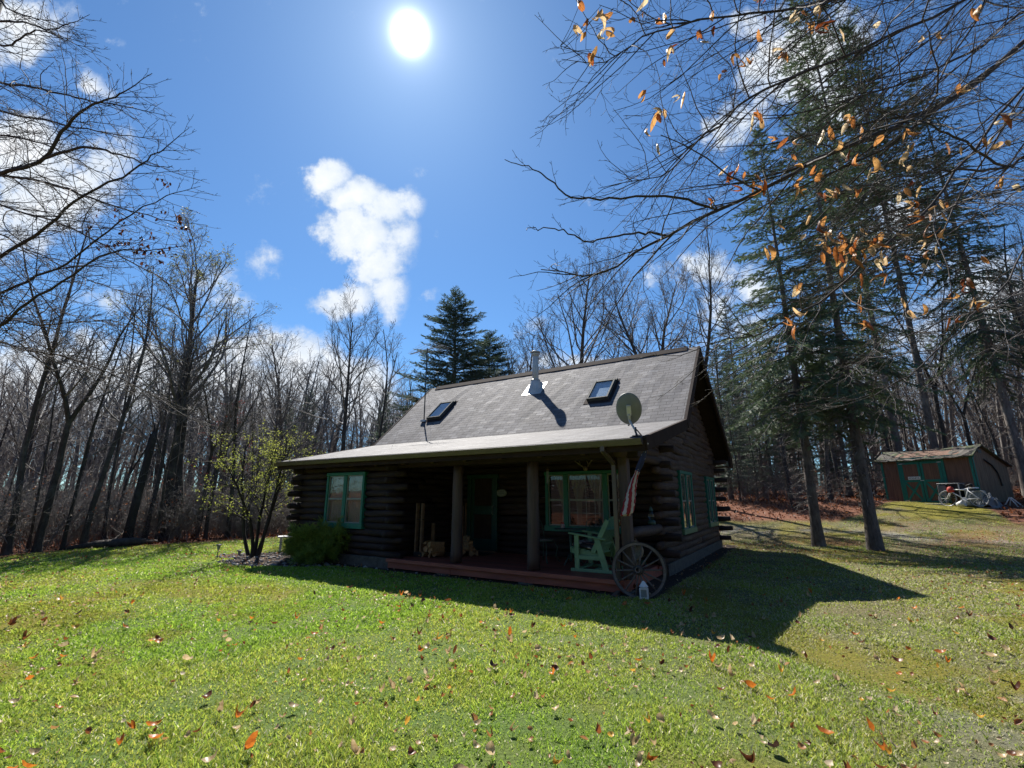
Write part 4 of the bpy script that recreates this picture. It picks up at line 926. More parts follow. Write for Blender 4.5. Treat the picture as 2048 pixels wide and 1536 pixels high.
# garden stones in the bed
r_ = rs(77); V = []; Fc = []
ico = [(0, 0, 1), (.89, 0, .45), (.28, .85, .45), (-.72, .53, .45), (-.72, -.53, .45), (.28, -.85, .45), (.72, .53, -.45), (-.28, .85, -.45), (-.89, 0, -.45), (-.28, -.85, -.45), (.72, -.53, -.45), (0, 0, -1)]
icf = [(0, 1, 2), (0, 2, 3), (0, 3, 4), (0, 4, 5), (0, 5, 1), (1, 6, 2), (2, 7, 3), (3, 8, 4), (4, 9, 5), (5, 10, 1), (6, 7, 2), (7, 8, 3), (8, 9, 4), (9, 10, 5), (10, 6, 1), (11, 7, 6), (11, 8, 7), (11, 9, 8), (11, 10, 9), (11, 6, 10)]
n = 0
while n < 230:
    x, y = r_.uniform(-9, -1.2), r_.uniform(10.8, 15.2)
    if bed(x, y) < .5 or bed(x, y) > .99 and r_.rand() < .55: continue
    hx = (x-HO[0])*HX[0]+(y-HO[1])*HX[1]; hy = (x-HO[0])*HY[0]+(y-HO[1])*HY[1]
    if hx > -9.5 and hy > -.1: continue
    s_ = r_.uniform(.02, .06); sc = s_*(1+.3*r_.randn(3)); o = len(V)
    V += [(x+a*sc[0], y+b_*sc[1], float(gz(x, y))+.01+c_*sc[2]*.6) for a, b_, c_ in ico]; Fc += [(o+a, o+b_, o+c_) for a, b_, c_ in icf]; n += 1
tag(link('garden_stones', npmesh('garden_stones', np.array(V), [np.array(Fc)], M['stone'])), 'grey stones and chips scattered over the planting bed', 'stones', kind='stuff')
# service wire from the gable to the trees on the right
a, b = HW(.75, 5.6, 5.35), np.array([22, 26, 8.6]); pts = [tuple(a*(1-f)+b*f-np.array([0, 0, 1.6*f*(1-f)])) for f in np.linspace(0, 1, 24)]
tag(obj('service_wire', MB().tube(pts, .009, 5), M['blackiron']), 'thin overhead wire running from the cabin gable into the spruces', 'wire')
# ================================================================= GROUND
def axis(lo, hi, flo, fhi, st):
    a = list(np.arange(flo, fhi+1e-6, st)); q = st; x = a[-1]
    while x < hi: q *= 1.16; x += q; a.append(x)
    q = st; x = a[0]
    while x > lo: q *= 1.16; x -= q; a.insert(0, x)
    return np.array(a)
gx, gy = axis(-700, 700, -16, 24, .14), axis(-300, 900, 1.5, 31, .14)
XX, YY = np.meshgrid(gx, gy); xf, yf = XX.ravel(), YY.ravel(); zf = gz(xf, yf)
V = np.stack([xf, yf, zf], 1); nx = len(gx); I = np.arange(len(gy)-1)[:, None]*nx+np.arange(nx-1)[None]; I = I.ravel()
wd = woods(xf, yf)
und = .75*sst(fbm(xf, yf, 71, 1.4), .42, .62)*np.exp(-(((xf-12.5)/4.5)**2+((yf-16.3)/1.6)**2))     # fallen leaves gathered under the two spruces
att = {'litter': np.clip(wd+und, 0, 1), 'dry': dry(xf, yf)*(1-wd), 'moss': moss(xf, yf)*(1-wd), 'gravel': drive(xf, yf)*(1-wd), 'mulch_and_shade': bed(xf, yf)}
tag(link('ground', npmesh('ground', V, [np.stack([I, I+1, I+nx+1, I+nx], 1)], M['ground'], att, True)), 'lawn soil with worn mossy patches and forest floor', 'ground', kind='structure')
# ---- grass: real blades, one mesh (stuff)
def grass():
    r = rs(100); xs, ys = [], []
    for y0, y1, dens in ((2.2, 5, 4600), (5, 8, 2900), (8, 12, 1500), (12, 18, 700), (18, 30, 220)):
        w = 1.22*y1+1; n = int(2*w*(y1-y0)*dens); x = r.uniform(-w, w, n); y = r.uniform(y0, y1, n)
        k = np.abs(x) < 1.2*y+.8; xs.append(x[k]); ys.append(y[k])
    x = np.concatenate(xs); y = np.concatenate(ys)
    wd = woods(x, y); be = bed(x, y); gr = drive(x, y); dr = dry(x, y); mo = moss(x, y)
    lush = fbm(x, y, 81, .55); big = fbm(x, y, 85, 2.4)
    und = .8*sst(fbm(x, y, 71, 1.4), .42, .62)*np.exp(-(((x-12.5)/4.5)**2+((y-16.3)/1.6)**2))
    p = (1-wd)*(1-be)*(1-.93*gr)*(1-.5*dr)*(1-.1*mo)*(1-.7*und)*(.35+1.2*sst(lush, .3, .58))
    k = r.rand(len(x)) < p; x, y, dr, mo, lush, big, gr = (q[k] for q in (x, y, dr, mo, lush, big, gr)); n = len(x)
    D = np.hypot(x, y); h = (.014+.018*r.rand(n)+.022*sst(lush, .45, .75))*(1-.3*mo)*(1-.2*dr)+.03*(r.rand(n) < .03); w = np.clip(.0034*D/3.5, .004, .013)*(.8+.5*r.rand(n))
    a = r.rand(n)*6.283; lean = (.3+1.1*r.rand(n))*h; la = r.rand(n)*6.283
    cx, cy = np.cos(a)*w, np.sin(a)*w; lx, ly = np.cos(la)*lean, np.sin(la)*lean; z = gz(x, y)-.004
    P = np.empty((n, 5, 3)); 
    P[:, 0] = np.stack([x-cx, y-cy, z], 1); P[:, 1] = np.stack([x+cx, y+cy, z], 1)
    P[:, 2] = np.stack([x+cx*.7+lx*.35, y+cy*.7+ly*.35, z+h*.6], 1); P[:, 3] = np.stack([x-cx*.7+lx*.35, y-cy*.7+ly*.35, z+h*.6], 1)
    P[:, 4] = np.stack([x+lx, y+ly, z+h], 1)
    G = np.array([.44, .60, .075]); G2 = np.array([.19, .34, .045]); Y = np.array([.58, .53, .12]); T = np.array([.75, .7, .5]); MO = np.array([.26, .24, .03])
    f = r.rand(n)[:, None]; col = G*f+G2*(1-f)
    by = (sst(big, .35, .6)*.8*r.rand(n))[:, None]; col = col*(1-by)+Y*by
    col = np.where((r.rand(n) < .07+.36*dr+.3*gr)[:, None], T*(.6+.5*r.rand(n))[:, None], col)
    m = (mo*.75*r.rand(n))[:, None]; col = col*(1-m)+MO*m; d_ = (dr*.45)[:, None]; col = col*(1-d_)+np.array([.2, .2, .07])*d_
    col = col*(.75+.5*r.rand(n))[:, None]
    V = P.reshape(-1, 3); b = np.arange(n)*5
    me = npmesh('lawn_grass', V, [np.stack([b, b+1, b+2, b+3], 1), np.stack([b+3, b+2, b+4], 1)], M['grass'], {'tint': np.repeat(col, 5, 0)})
    return n, link('lawn_grass', me)
n, o = grass(); tag(o, 'short mown grass covering the lawn', 'grass', kind='stuff'); print('blades', n)
# ---- leaves: curled, with a midrib fold
def leaf_template(seed, L=.1, W=.042, curl=.4, fold=.35, n=7):
    r = rs(seed); V = []; lf = []
    for i in range(n+1):
        f = i/n; w = W*math.sin(math.pi*f**.8)**.8+(.001 if 0 < i < n else .0006); b = curl*(f-.5)*1.6; y = L*(math.sin(b)/(curl*1.6+1e-6) if curl else f-.5); z = L*(1-math.cos(b))*.9
        zz = fold*w
        for s_ in (-1, 0, 1): V.append((s_*w*math.cos(fold), y+.002*r.randn(), z+(zz if s_ else 0)+.0015*r.randn())); lf.append((s_*w/.1, f*.8, 0))
    F_ = [(i*3+j, i*3+j+1, i*3+j+4, i*3+j+3) for i in range(n) for j in (0, 1)]
    return np.array(V), np.array(F_), np.array(lf)
def euler(rx, ry, rz):
    cx, sx, cy, sy, cz, sz = np.cos(rx), np.sin(rx), np.cos(ry), np.sin(ry), np.cos(rz), np.sin(rz)
    Mx = np.empty((len(rx), 3, 3))
    Mx[:, 0, 0] = cz*cy; Mx[:, 0, 1] = cz*sy*sx-sz*cx; Mx[:, 0, 2] = cz*sy*cx+sz*sx
    Mx[:, 1, 0] = sz*cy; Mx[:, 1, 1] = sz*sy*sx+cz*cx; Mx[:, 1, 2] = sz*sy*cx-cz*sx
    Mx[:, 2, 0] = -sy; Mx[:, 2, 1] = cy*sx; Mx[:, 2, 2] = cy*cx
    return Mx
def scatter(tm, pos, rot, sc):       # copies of a template merged into one array
    V, F_, lf = tm; n = len(pos); Q = np.einsum('nij,vj->nvi', rot, V)*sc[:, None, None]+pos[:, None, :]
    return Q.reshape(-1, 3), (F_[None]+(np.arange(n)*len(V))[:, None, None]).reshape(-1, F_.shape[1]), np.tile(lf, (n, 1))
def litter():
    r = rs(200); out = []
    xs, ys = [], []
    for (x0, x1, y0, y1, n, cond) in ((-24, 30, 15, 34, 34000, 'w'), (-14, 16, 2.8, 24, 15000, 'l'), (7.5, 17, 13.5, 19, 1800, 'u'), (-8, 2, 10.5, 15.5, 900, 'b')):
        x = r.uniform(x0, x1, n); y = r.uniform(y0, y1, n)
        if cond == 'w': k = r.rand(n) < woods(x, y)*.9
        elif cond == 'l': k = (woods(x, y) < .5) & (r.rand(n) < .12+1.0*sst(fbm(x, y, 90, 1.1), .46, .62)+.25*sst(np.abs(x), 5, 9))
        elif cond == 'u': k = r.rand(n) < sst(fbm(x, y, 71, 1.4), .42, .62)*np.exp(-(((x-12.5)/4.5)**2+((y-16.3)/1.6)**2))
        else: k = (r.rand(n) < bed(x, y)*.5)
        hx = (x-HO[0])*HX[0]+(y-HO[1])*HX[1]; hy = (x-HO[0])*HY[0]+(y-HO[1])*HY[1]
        k &= ~((hx > -9.6) & (hx < .3) & (hy > -.12) & (hy < 9.7)); k &= np.abs(x) < 1.25*y+1
        q = np.array([SL[0], SL[1]]); u = (x-q[0])*sX[0]+(y-q[1])*sX[1]; v = (x-q[0])*sY[0]+(y-q[1])*sY[1]; k &= ~((u > -.1) & (u < 3.7) & (v > -.05) & (v < 2.5))
        xs.append(x[k]); ys.append(y[k])
    x = np.concatenate(xs); y = np.concatenate(ys); n = len(x); wd = woods(x, y)
    tint = np.where(wd > .5, np.clip(.28+.2*r.randn(n), 0, 1), np.clip(.8+.22*r.randn(n), 0, 1))
    sc = np.where(wd > .5, 1.25, .62)*(.6+.8*r.rand(n)**1.5); z = gz(x, y)+.02+.022*r.rand(n)
    Vs, Fs, Ts = [], [], []; o = 0
    for i in range(6):
        k = np.arange(n) % 6 == i; m = k.sum(); tm = leaf_template(i, .09, .03, (.9, 1.6, -1.1, .5, 2.2, 1.2)[i], (.5, .9, .3, .7, .6, 1.0)[i], 3)
        V, F_, lf = scatter(tm, np.stack([x[k], y[k], z[k]], 1), euler(.45*r.randn(m), .45*r.randn(m), r.rand(m)*6.28), sc[k])
        Vs.append(V); Fs.append(F_+o); o += len(V); Ts.append(np.repeat(tint[k], len(tm[0])))
    return link('leaf_litter', npmesh('leaf_litter', np.concatenate(Vs), [np.concatenate(Fs)], M['litter'], {'tint': np.concatenate(Ts)}))
tag(litter(), 'scatter of small dry leaves over the lawn and forest floor', 'leaves', kind='stuff')
lm = {}
for kind in ('orange', 'tan', 'brown', 'dark', 'yellow'):
    for i in range(3):
        V, F_, lf = leaf_template(i*7+len(kind), .105, .032, (1.0, 1.9, -1.2)[i], (.45, .9, .35)[i], 7)
        lm[kind, i] = npmesh('fallen_leaf', V, [F_], M['leaf_'+kind])
r_ = rs(300); nl = 0
GL = 'larger dry leaves lying on the near lawn'
LB = {'orange': 'curled bright orange dry leaf lying on the near lawn', 'tan': 'curled pale tan dry leaf lying on the near lawn', 'brown': 'curled red brown dry leaf lying on the near lawn', 'dark': 'curled almost black dry leaf lying on the near lawn', 'yellow': 'curled yellow dry leaf lying on the near lawn'}
while nl < 290:
    y = 2.9+6.2*r_.rand()**1.25; x = r_.uniform(-1.12*y, 1.12*y)
    if fbm(x, y, 90, 1.6) < .42 and r_.rand() < .5: continue
    kind = r_.choice(['orange', 'tan', 'brown', 'dark', 'yellow'], p=[.26, .38, .17, .05, .14])
    o = link('fallen_leaf', lm[kind, r_.randint(3)]); s_ = (.65+.55*r_.rand())*(1.0 if kind != 'yellow' else .8)
    o.location = (x, y, float(gz(x, y))+.044); o.rotation_euler = (.35*r_.randn(), .35*r_.randn(), r_.rand()*6.28); o.scale = (s_*(.7+.5*r_.rand()), s_, s_)
    tag(o, LB[kind], 'leaf', GL+', '+kind); nl += 1
# ================================================================= TREES
class Tubes:
    def __init__(s): s.b = defaultdict(list)
    def add(s, P, Rr, k): s.b[len(P), k].append((P, Rr))
    def mesh(s, name, mat, smooth=True):
        Vs, Fs = [], []; o = 0
        for (n, k), L in s.b.items():
            P = np.array([q[0] for q in L]); Rr = np.array([q[1] for q in L]); B = len(L)
            T = np.empty_like(P); T[:, 1:-1] = P[:, 2:]-P[:, :-2]; T[:, 0] = P[:, 1]-P[:, 0]; T[:, -1] = P[:, -1]-P[:, -2]
            T /= np.linalg.norm(T, axis=2, keepdims=True)+1e-9
            m = P[:, -1]-P[:, 0]; m /= np.linalg.norm(m, axis=1, keepdims=True)+1e-9
            ref = np.where(np.abs(m[:, 2:3]) > .8, np.array([[1., 0, 0]]), np.array([[0, 0, 1.]]))[:, None, :]
            U = np.cross(T, ref); U /= np.linalg.norm(U, axis=2, keepdims=True)+1e-9; W = np.cross(T, U)
            a = np.arange(k)*2*math.pi/k
            Q = P[:, :, None]+Rr[:, :, None, None]*(U[:, :, None]*np.cos(a)[:, None]+W[:, :, None]*np.sin(a)[:, None])
            Vs.append(Q.reshape(-1, 3))
            b = (np.arange(B)*n*k)[:, None, None]; i = (np.arange(n-1)*k)[None, :, None]; j = np.arange(k)[None, None, :]; j2 = (j+1) % k
            Fs.append(np.stack([b+i+j, b+i+j2, b+i+k+j2, b+i+k+j], -1).reshape(-1, 4)+o); o += B*n*k
        return npmesh(name, np.concatenate(Vs), [np.concatenate(Fs)], mat, None, smooth)
def nrm(v): return v/(math.sqrt(v[0]*v[0]+v[1]*v[1]+v[2]*v[2])+1e-12)
def walk(r, p, d, L, n, wob, up):
    P = [p]; st = L/n
    for i in range(n):
        d = nrm(d+wob*r.randn(3)+np.array([0, 0, up])); p = p+d*st; P.append(p)
    return np.array(P), d
def side(r, d, ang, az=None):
    ref = np.array([0, 0, 1.]) if abs(d[2]) < .9 else np.array([1., 0, 0])
    u = nrm(np.cross(d, ref)); w = np.cross(d, u); az = r.rand()*6.283 if az is None else az
    return nrm(d*math.cos(ang)+(u*math.cos(az)+w*math.sin(az))*math.sin(ang))
def lerp_at(P, f):
    x = f*(len(P)-1); i = min(int(x), len(P)-2); return P[i]+(P[i+1]-P[i])*(x-i), nrm(P[i+1]-P[i])
SPEC = dict(   # per level: children count, length ratio, angle, wobble, up, segments, sides
    fan=dict(n=(20, 7, 6, 4), r=(.42, .5, .5, .5), a=(.75, .62, .6, .6), w=(.05, .10, .13, .15), up=(.02, .10, .06, .03), f0=.42, q=(14, 6, 4, 3, 2), k=(10, 6, 4, 3, 3)),
    tall=dict(n=(15, 5, 5, 4), r=(.30, .5, .5, .5), a=(.8, .7, .65, .6), w=(.045, .12, .14, .15), up=(.01, .08, .05, .02), f0=.42, q=(14, 5, 4, 3, 2), k=(9, 5, 4, 3, 3)),
    thin=dict(n=(11, 4, 4, 0), r=(.26, .5, .5, .5), a=(.9, .8, .7, .6), w=(.05, .14, .15, .15), up=(.02, .06, .04, .02), f0=.3, q=(10, 4, 3, 2, 2), k=(7, 4, 3, 3, 3)))
def bare(seed, H, r0, sp, fork=0, lean=(0, 0), tips=None, f0=None):
    S = SPEC[sp]; r = rs(seed); tr, cr = Tubes(), Tubes(); tp = []
    f0 = f0 or S['f0']
    def kids(P, R0, R1, L, lvl):
        nn = S['n'][lvl]
        if nn == 0: return
        lo = f0 if lvl == 0 else .18
        az = r.rand()*6.28
        for i in range(nn):
            f = lo+(1-lo)*(i+r.rand()*.9)/nn; f = min(f, .99); p, d = lerp_at(P, f); rp = R0+(R1-R0)*f
            az += 2.4 if lvl == 0 else 2.9+.5*r.randn()
            Lc = L*S['r'][lvl]*(1.15-.75*f if lvl == 0 else 1.1-.6*f)*(.7+.6*r.rand())
            dc = side(r, d, S['a'][lvl]*(1.15-.35*f)*(.8+.4*r.rand()), az)
            if lvl == 0 and dc[2] < .15: dc = nrm(dc+np.array([0, 0, .25]))
            rc = min(rp*.62, .012*Lc+.006) if lvl < 2 else max(.0055, .008*Lc)
            rc = rc if lvl else min(rp*.55, .016*Lc)
            ns = S['q'][lvl+1]; Q, de = walk(r, p, dc, Lc, ns, S['w'][min(lvl+1, 3)], S['up'][min(lvl+1, 3)])
            re = max(.004, rc*(.3 if lvl == 0 else .5)); cr.add(Q, np.linspace(rc, re, ns+1), S['k'][lvl+1])
            if lvl+1 < 4 and lvl+1 < len(S['n']): kids(Q, rc, re, Lc, lvl+1)
            if lvl >= 2: tp.append(Q[-1])
    stems = [(np.zeros(3), np.array([lean[0], lean[1], 1.]), H, r0, 0)]
    n = S['q'][0]
    P, de = walk(r, np.array([0, 0, -.15]), nrm(np.array([lean[0], lean[1], 1.])), H*(1 if not fork else .42), n, .034 if not fork else .03, .04)
    R_ = r0*(1-.82*np.linspace(0, 1, n+1)**1.1) if not fork else r0*(1-.3*np.linspace(0, 1, n+1)); R_[0] *= 1.45; R_[1] *= 1.04
    tr.add(P, R_, S['k'][0])
    if fork:
        for i in range(fork):
            dc = side(r, de, .22+.14*r.rand(), i*6.28/fork+r.rand()); rr = r0*.62; Q, _ = walk(r, P[-1], dc, H*.58*(.8+.25*r.rand()), n, .05, .05)
            Rq = rr*(1-.85*np.linspace(0, 1, n+1)); tr.add(Q, Rq, S['k'][0]-2); f0s, f0 = f0, .15; kids(Q, rr, rr*.15, H*.6, 0); f0 = f0s
    else: kids(P, r0, r0*.18, H, 0)
    mt = tr.mesh('trunk', M['bark']); mc = cr.mesh('crown', M['twig'])
    me = [mt, mc]
    if tips:        # small buds or leaves at the twig ends
        mat, cnt, sz, zlo = tips; T = np.array(tp); T = T[T[:, 2] > zlo]; T = T[r.choice(len(T), min(cnt, len(T)*3), replace=True)]+.05*r.randn(min(cnt, len(T)*3), 3)
        tm = leaf_template(seed, sz, sz*.4, .8, .4, 2); V, F_, _ = scatter(tm, T, euler(r.rand(len(T))*6.28, r.rand(len(T))*6.28, r.rand(len(T))*6.28), .6+.8*r.rand(len(T)))
        me.append(npmesh('buds', V, [F_], M[mat], {'tint': np.repeat(r.rand(len(T)), len(tm[0]))}))
    return me
def plant(meshes, name, label, cat, loc, rz=0.0, sc=1.0, group=None, parts=('trunk', 'crown', 'buds')):
    t = thing(name, label, cat, loc, rz, group); t.scale = (sc, sc, sc) if not hasattr(sc, '__len__') else sc
    for nm, me in zip(parts, meshes): link(nm, me, None, t)
    return t
def gp_(x, y): return np.array([x, y, float(gz(x, y))])
def base(px, py, rho=None):
    p = gnd(px, py)
    if rho: p = p*(rho/np.hypot(p[0], p[1]))
    return gp_(p[0], p[1])
V_ = {i: bare(1000+i, 15, .2, 'fan', fork=(0, 0, 2)[i]) for i in range(3)}
T_ = {i: bare(1100+i, 15, .135, 'tall', fork=(0, 2, 0, 0)[i], f0=(.42, .3, .5, .35)[i]) for i in range(4)}
N_ = {i: bare(1200+i, 9, .055, 'thin', f0=(.3, .4, .2)[i]) for i in range(3)}
# -- trees one can tell apart
big = bare(1307, 13.4, .21, 'fan', 0, (.02, .0), ('bud', 2600, .07, 6), .40)
b = base(345, 1078); plant(big, 'maple_tree', 'tallest bare maple with a wide budding crown left of the cabin', 'tree', b, 1.0, (1.05, 1.05, .87))
plant(bare(1301, 9.0, .2, 'tall', 2, (-.03, 0), None, .3), 'maple_tree', 'thick low forked tree close against the tallest maple', 'tree', base(322, 1081), .3)
def spot(meshes, px, py, H, lab, rz=0.0, rho=None, H0=15.0, name='bare_tree', w=1.0):
    s_ = H/H0; return plant(meshes, name, lab, 'tree', base(px, py, rho), rz, (s_*w, s_*w, s_))
spot(T_[0], 12, 1110, 10.5, 'dark bare tree leaning at the left end of the lawn edge', .4)
spot(T_[1], 72, 1106, 9.5, 'dark tree forking at head height near the left end of the lawn', 2.0, w=1.35)
spot(T_[3], 164, 1098, 10.2, 'straight dark bare tree behind the fallen log', 3.1)
spot(N_[0], 123, 1101, 9, 'slim bare sapling between the forked tree and the fallen log', 1, H0=9)
spot(N_[1], 205, 1091, 10, 'slim bare tree just right of the fallen log', 2, H0=9)
spot(T_[2], 287, 1084, 9.5, 'bare dark tree between the broken snag and the tallest maple', 1.2)
spot(T_[1], 410, 1079, 7.5, 'short leaning bare tree right of the tallest maple', 4.0, w=1.2)
spot(T_[0], 455, 1077, 9.5, 'crooked bare tree behind the young yellow green tree', 5.0)
sn = thing('tree_snag', 'thick broken dead tree trunk with a jagged top at the lawn edge', 'snag', base(252, 1090)); sn.scale = (.5, .5, .8)
mb = MB().tube([(0, 0, -.2), (.05, 0, 1), (.3, 0, 3), (.42, .1, 4.4), (.5, .1, 5.0)], [.34, .27, .24, .22, .17], 12).tube([(.3, 0, 3), (.2, 0, 4), (.3, 0, 4.9)], [.12, .1, .05], 7).tube([(.55, .1, 4.7), (.7, .1, 5.5)], [.1, .015], 5).tube([(.42, .1, 4.8), (.4, .1, 5.4)], [.08, .01], 5)
obj('trunk', mb, M['bark_dark'], sn, True)
def polar(px, rho):
    r_ = ray(px, 990); az = math.atan2(r_[0], r_[1]); x, y = rho*math.sin(az), rho*math.cos(az); return gp_(x, y)
def back(meshes, px, rho, top, lab, rz=0.0, H0=15.0, name='bare_tree', w=1.0, mir=1):
    b = polar(px, rho); rr_ = ray(px, top); H = EYE+rr_[2]*rho/math.hypot(rr_[0], rr_[1])-b[2]; s_ = H/H0
    return plant(meshes, name, lab, 'tree', b, rz, (s_*w*mir, s_*w, s_))
back(V_[0], 683, 27, 640, 'bare tree with a fan crown left of the television antenna', .5)
back(T_[3], 738, 26, 655, 'narrow bare tree touching the antenna boom', 1.9)
back(V_[1], 1150, 31, 565, 'symmetrical bare maple rising behind the chimney and skylight', 2.2, w=1.15)
back(V_[2], 1300, 28, 522, 'forked bare maple rising behind the right end of the roof', 1.3, w=1.1)
back(T_[1], 1420, 27, 440, 'tall bare tree between the roof peak and the nearest spruce', 2.3)
back(V_[2], 1050, 36, 655, 'low dense bare tree just left of the symmetrical maple', .3, w=1.2)
back(V_[1], 560, 30, 690, 'bare tree between the tallest maple and the fan crowned tree', .9, w=1.1)
# -- conifers
def conifer(seed, H, r0, w0, z0, kind='needle', dens=1.0, droop=.25, top=1.0, dead=0, ex=.8, stp=1.0):
    r = rs(seed); tr, cr, dd = Tubes(), Tubes(), Tubes(); n = 16
    P, _ = walk(r, np.array([0, 0, -.15]), np.array([0, 0, 1.]), H, n, .008, .05); Rr = r0*(1-.97*np.linspace(0, 1, n+1)**.95)+.004; Rr[0] *= 1.35; tr.add(P, Rr, 12)
    pos, dirs, scs = [], [], []; z = z0; az = 0
    while z < H-.05:
        f = (z-z0)/(H-z0); Lb = w0*(1-f)**ex*(.25+.75*min(1, f*5+.45))+.12
        nb = 5 if f < .9 else 4
        for i in range(nb):
            if r.rand() < .10 and f < .8: continue
            az += 6.283/nb+.5*r.randn()*.5; L = Lb*(.7+.5*r.rand()); q, _ = lerp_at(P, min(.999, (z+.15)/H+.01*r.randn()))
            el = .15+.5*f-droop*.6; d = nrm(np.array([math.cos(az), math.sin(az), math.tan(el) if f < .95 else 1.2]))
            ns = 6; Q = [q]; dd_ = d.copy()
            for k_ in range(ns):
                dd_ = nrm(dd_+np.array([0, 0, (-droop*.5 if k_ < ns*.6 else droop*.45)*(1-f)])+.06*r.randn(3)); Q.append(Q[-1]+dd_*L/ns)
            Q = np.array(Q); cr.add(Q, np.linspace(max(.006, .014*L), .003, ns+1), 4)
            nt = max(4, int(L/.085*dens)); hor = nrm(np.cross(dd_, [0, 0, 1.]))
            for t_ in range(nt):
                g_ = .16+.84*(t_+r.rand())/nt; p_, d_ = lerp_at(Q, min(g_, .999)); s_ = 1 if t_ % 2 else -1
                tl = (.10+.42*L*(1-g_)**.8*.6+.05*r.rand())*(.7+.5*r.rand()); tl = min(tl, .75)
                td = nrm(d_*.75+hor*s_*.8+np.array([0, 0, -.25*droop*4*r.rand()])+.12*r.randn(3))
                m = max(1, int(tl/.13)+ (1 if r.rand() < .5 else 0))
                for u in range(m):
                    pos.append(p_+td*(tl*(u+.5)/m)+.012*r.randn(3)); dirs.append(td+.22*r.randn(3)); scs.append(.75+.5*r.rand())
            pos.append(Q[-1]); dirs.append(dd_); scs.append(.9)
        z += stp*(.26+.12*r.rand())*(1.0 if f < .8 else .7)
    for i in range(dead):       # bare dead branches below the live crown
        z = z0*.35+(z0*.9)*(i/dead); q, _ = lerp_at(P, z/H); a = r.rand()*6.28; L = .6+1.5*r.rand()*(i/dead)
        Q, _ = walk(r, q, nrm(np.array([math.cos(a), math.sin(a), -.15+.2*r.randn()])), L, 5, .12, -.03); cr.add(Q, np.linspace(.014, .004, 6), 4)
        for k_ in range(4):
            p_, d_ = lerp_at(Q, .25+.7*r.rand()); Q2, _ = walk(r, p_, side(r, d_, .8), L*.35, 2, .1, -.03); cr.add(Q2, np.array([.006, .004, .003]), 3)
    pos, dirs, scs = np.array(pos), np.array(dirs), np.array(scs); n = len(pos)
    dirs /= np.linalg.norm(dirs, axis=1, keepdims=True)
    # a spray of 9 narrow needle fans along a twig of ~.17 m
    tv, tf = [], []; 
    for i in range(6):
        y = -.07+.028*i
        for s_ in (-1, 1):
            b = len(tv); zt = .012*((i % 3)-1)
            tv += [(s_*.004, y-.012, 0), (s_*.004, y+.014, 0), (s_*(.05-.004*abs(i-2)), y+.05, zt-.004*s_)]; tf.append((b, b+1, b+2))
    b = len(tv); tv += [(-.011, -.09, 0), (.011, -.09, 0), (.0, .14, .0)]; tf.append((b, b+1, b+2))
    b = len(tv); tv += [(0, -.08, -.014), (0, -.08, .02), (.0, .12, .004)]; tf.append((b, b+1, b+2))
    tv = np.array(tv); tf = np.array(tf)
    up = np.array([0, 0, 1.]); X_ = np.cross(dirs, up); X_ /= np.linalg.norm(X_, axis=1, keepdims=True)+1e-9; Z_ = np.cross(X_, dirs)
    ro = r.randn(n)*.6; c_, s_ = np.cos(ro)[:, None], np.sin(ro)[:, None]; X2, Z2 = X_*c_+Z_*s_, Z_*c_-X_*s_
    Rm = np.stack([X2, dirs, Z2], 2); V, F_, _ = scatter((tv, tf, tv), pos, Rm, scs)
    tint = np.clip(np.repeat(.25+.5*r.rand(n)+.2*(fbm(pos[:, 0]*1.0+pos[:, 2], pos[:, 1]+9, seed, .9)-.5), len(tv)), 0, 1)
    return [tr.mesh('trunk', M['spruce_bark']), cr.mesh('branches', M['twig']), npmesh('needles', V, [F_], M[kind], {'tint': tint})]
CP3 = ('trunk', 'branches', 'needles')
cA = conifer(1, 16, .16, 3.1, 4.0, dens=.9, dead=70, droop=.4); cB = conifer(2, 16, .18, 2.7, 4.0, dens=.8, dead=60, droop=.4); cC = conifer(3, 16, .2, 3.1, 1.2, 'needle_blue', dens=.8, droop=.15); cD = conifer(4, 16, .09, 2.5, 6.5, dens=.8, dead=50)
cE = conifer(5, 16, .2, 4.1, 3.0, 'needle_blue', dens=1.3, droop=.15, ex=.65, stp=.72)
def con(meshes, px, rho, top, lab, rz=0.0, w=1.0, grp=None, name='spruce_tree', b=None):
    b = polar(px, rho) if b is None else b; rr_ = ray(px, top) ; rho_ = math.hypot(b[0], b[1])
    # height from the pixel row of the top, following the lean of verticals in the picture
    px2 = px
    for _ in range(3):
        q = ray(px2, top); az = math.atan2(b[0], b[1]); px2 = 1024+FPX*math.tan(az)*(CP-SP*(768-top)/FPX)
    q = ray(px2, top); H = EYE+q[2]*rho_/math.hypot(q[0], q[1])-b[2]; s_ = H/16
    return plant(meshes, name, lab, 'tree', b, rz, (s_*w, s_*w, s_), grp, CP3)
con(cA, 1638, 19.27, 258, 'nearest spruce with a straight grey trunk right of the cabin', 0, 1.0, b=gp_(*gnd(1638, 1095)[:2]))
con(cB, 1752, 19.0, 185, 'second near spruce whose trunk flares at the grass between cabin and shed', 2, .95, b=gp_(*gnd(1752, 1102)[:2]))
con(cE, 905, 34, 592, 'dense dark evergreen rising behind the left half of the roof', 1, 1.4, name='hemlock_tree')
con(cE, 972, 37, 672, 'lower evergreen just right of the tall one behind the roof ridge', 2, 1.5, name='hemlock_tree')
con(cD, 1815, 33, -60, 'very tall dark spruce behind the two nearest spruces', 1, .9)
con(cD, 1890, 31, 60, 'very tall dark spruce directly behind the shed door', 3, 1.1)
con(cB, 2060, 32, 140, 'tall dark spruce behind the right end of the shed', 4, .75)
con(cC, 1700, 34, 600, 'bushy young evergreen between the two near spruce trunks', 2, 1.0, name='hemlock_tree')
con(cC, 760, 38, 790, 'small dark evergreen low behind the left roof slope', 2.5, 1.1, name='hemlock_tree')
con(cC, 560, 34, 800, 'small dark evergreen behind the young yellow green tree', .5, 1.1, name='hemlock_tree')
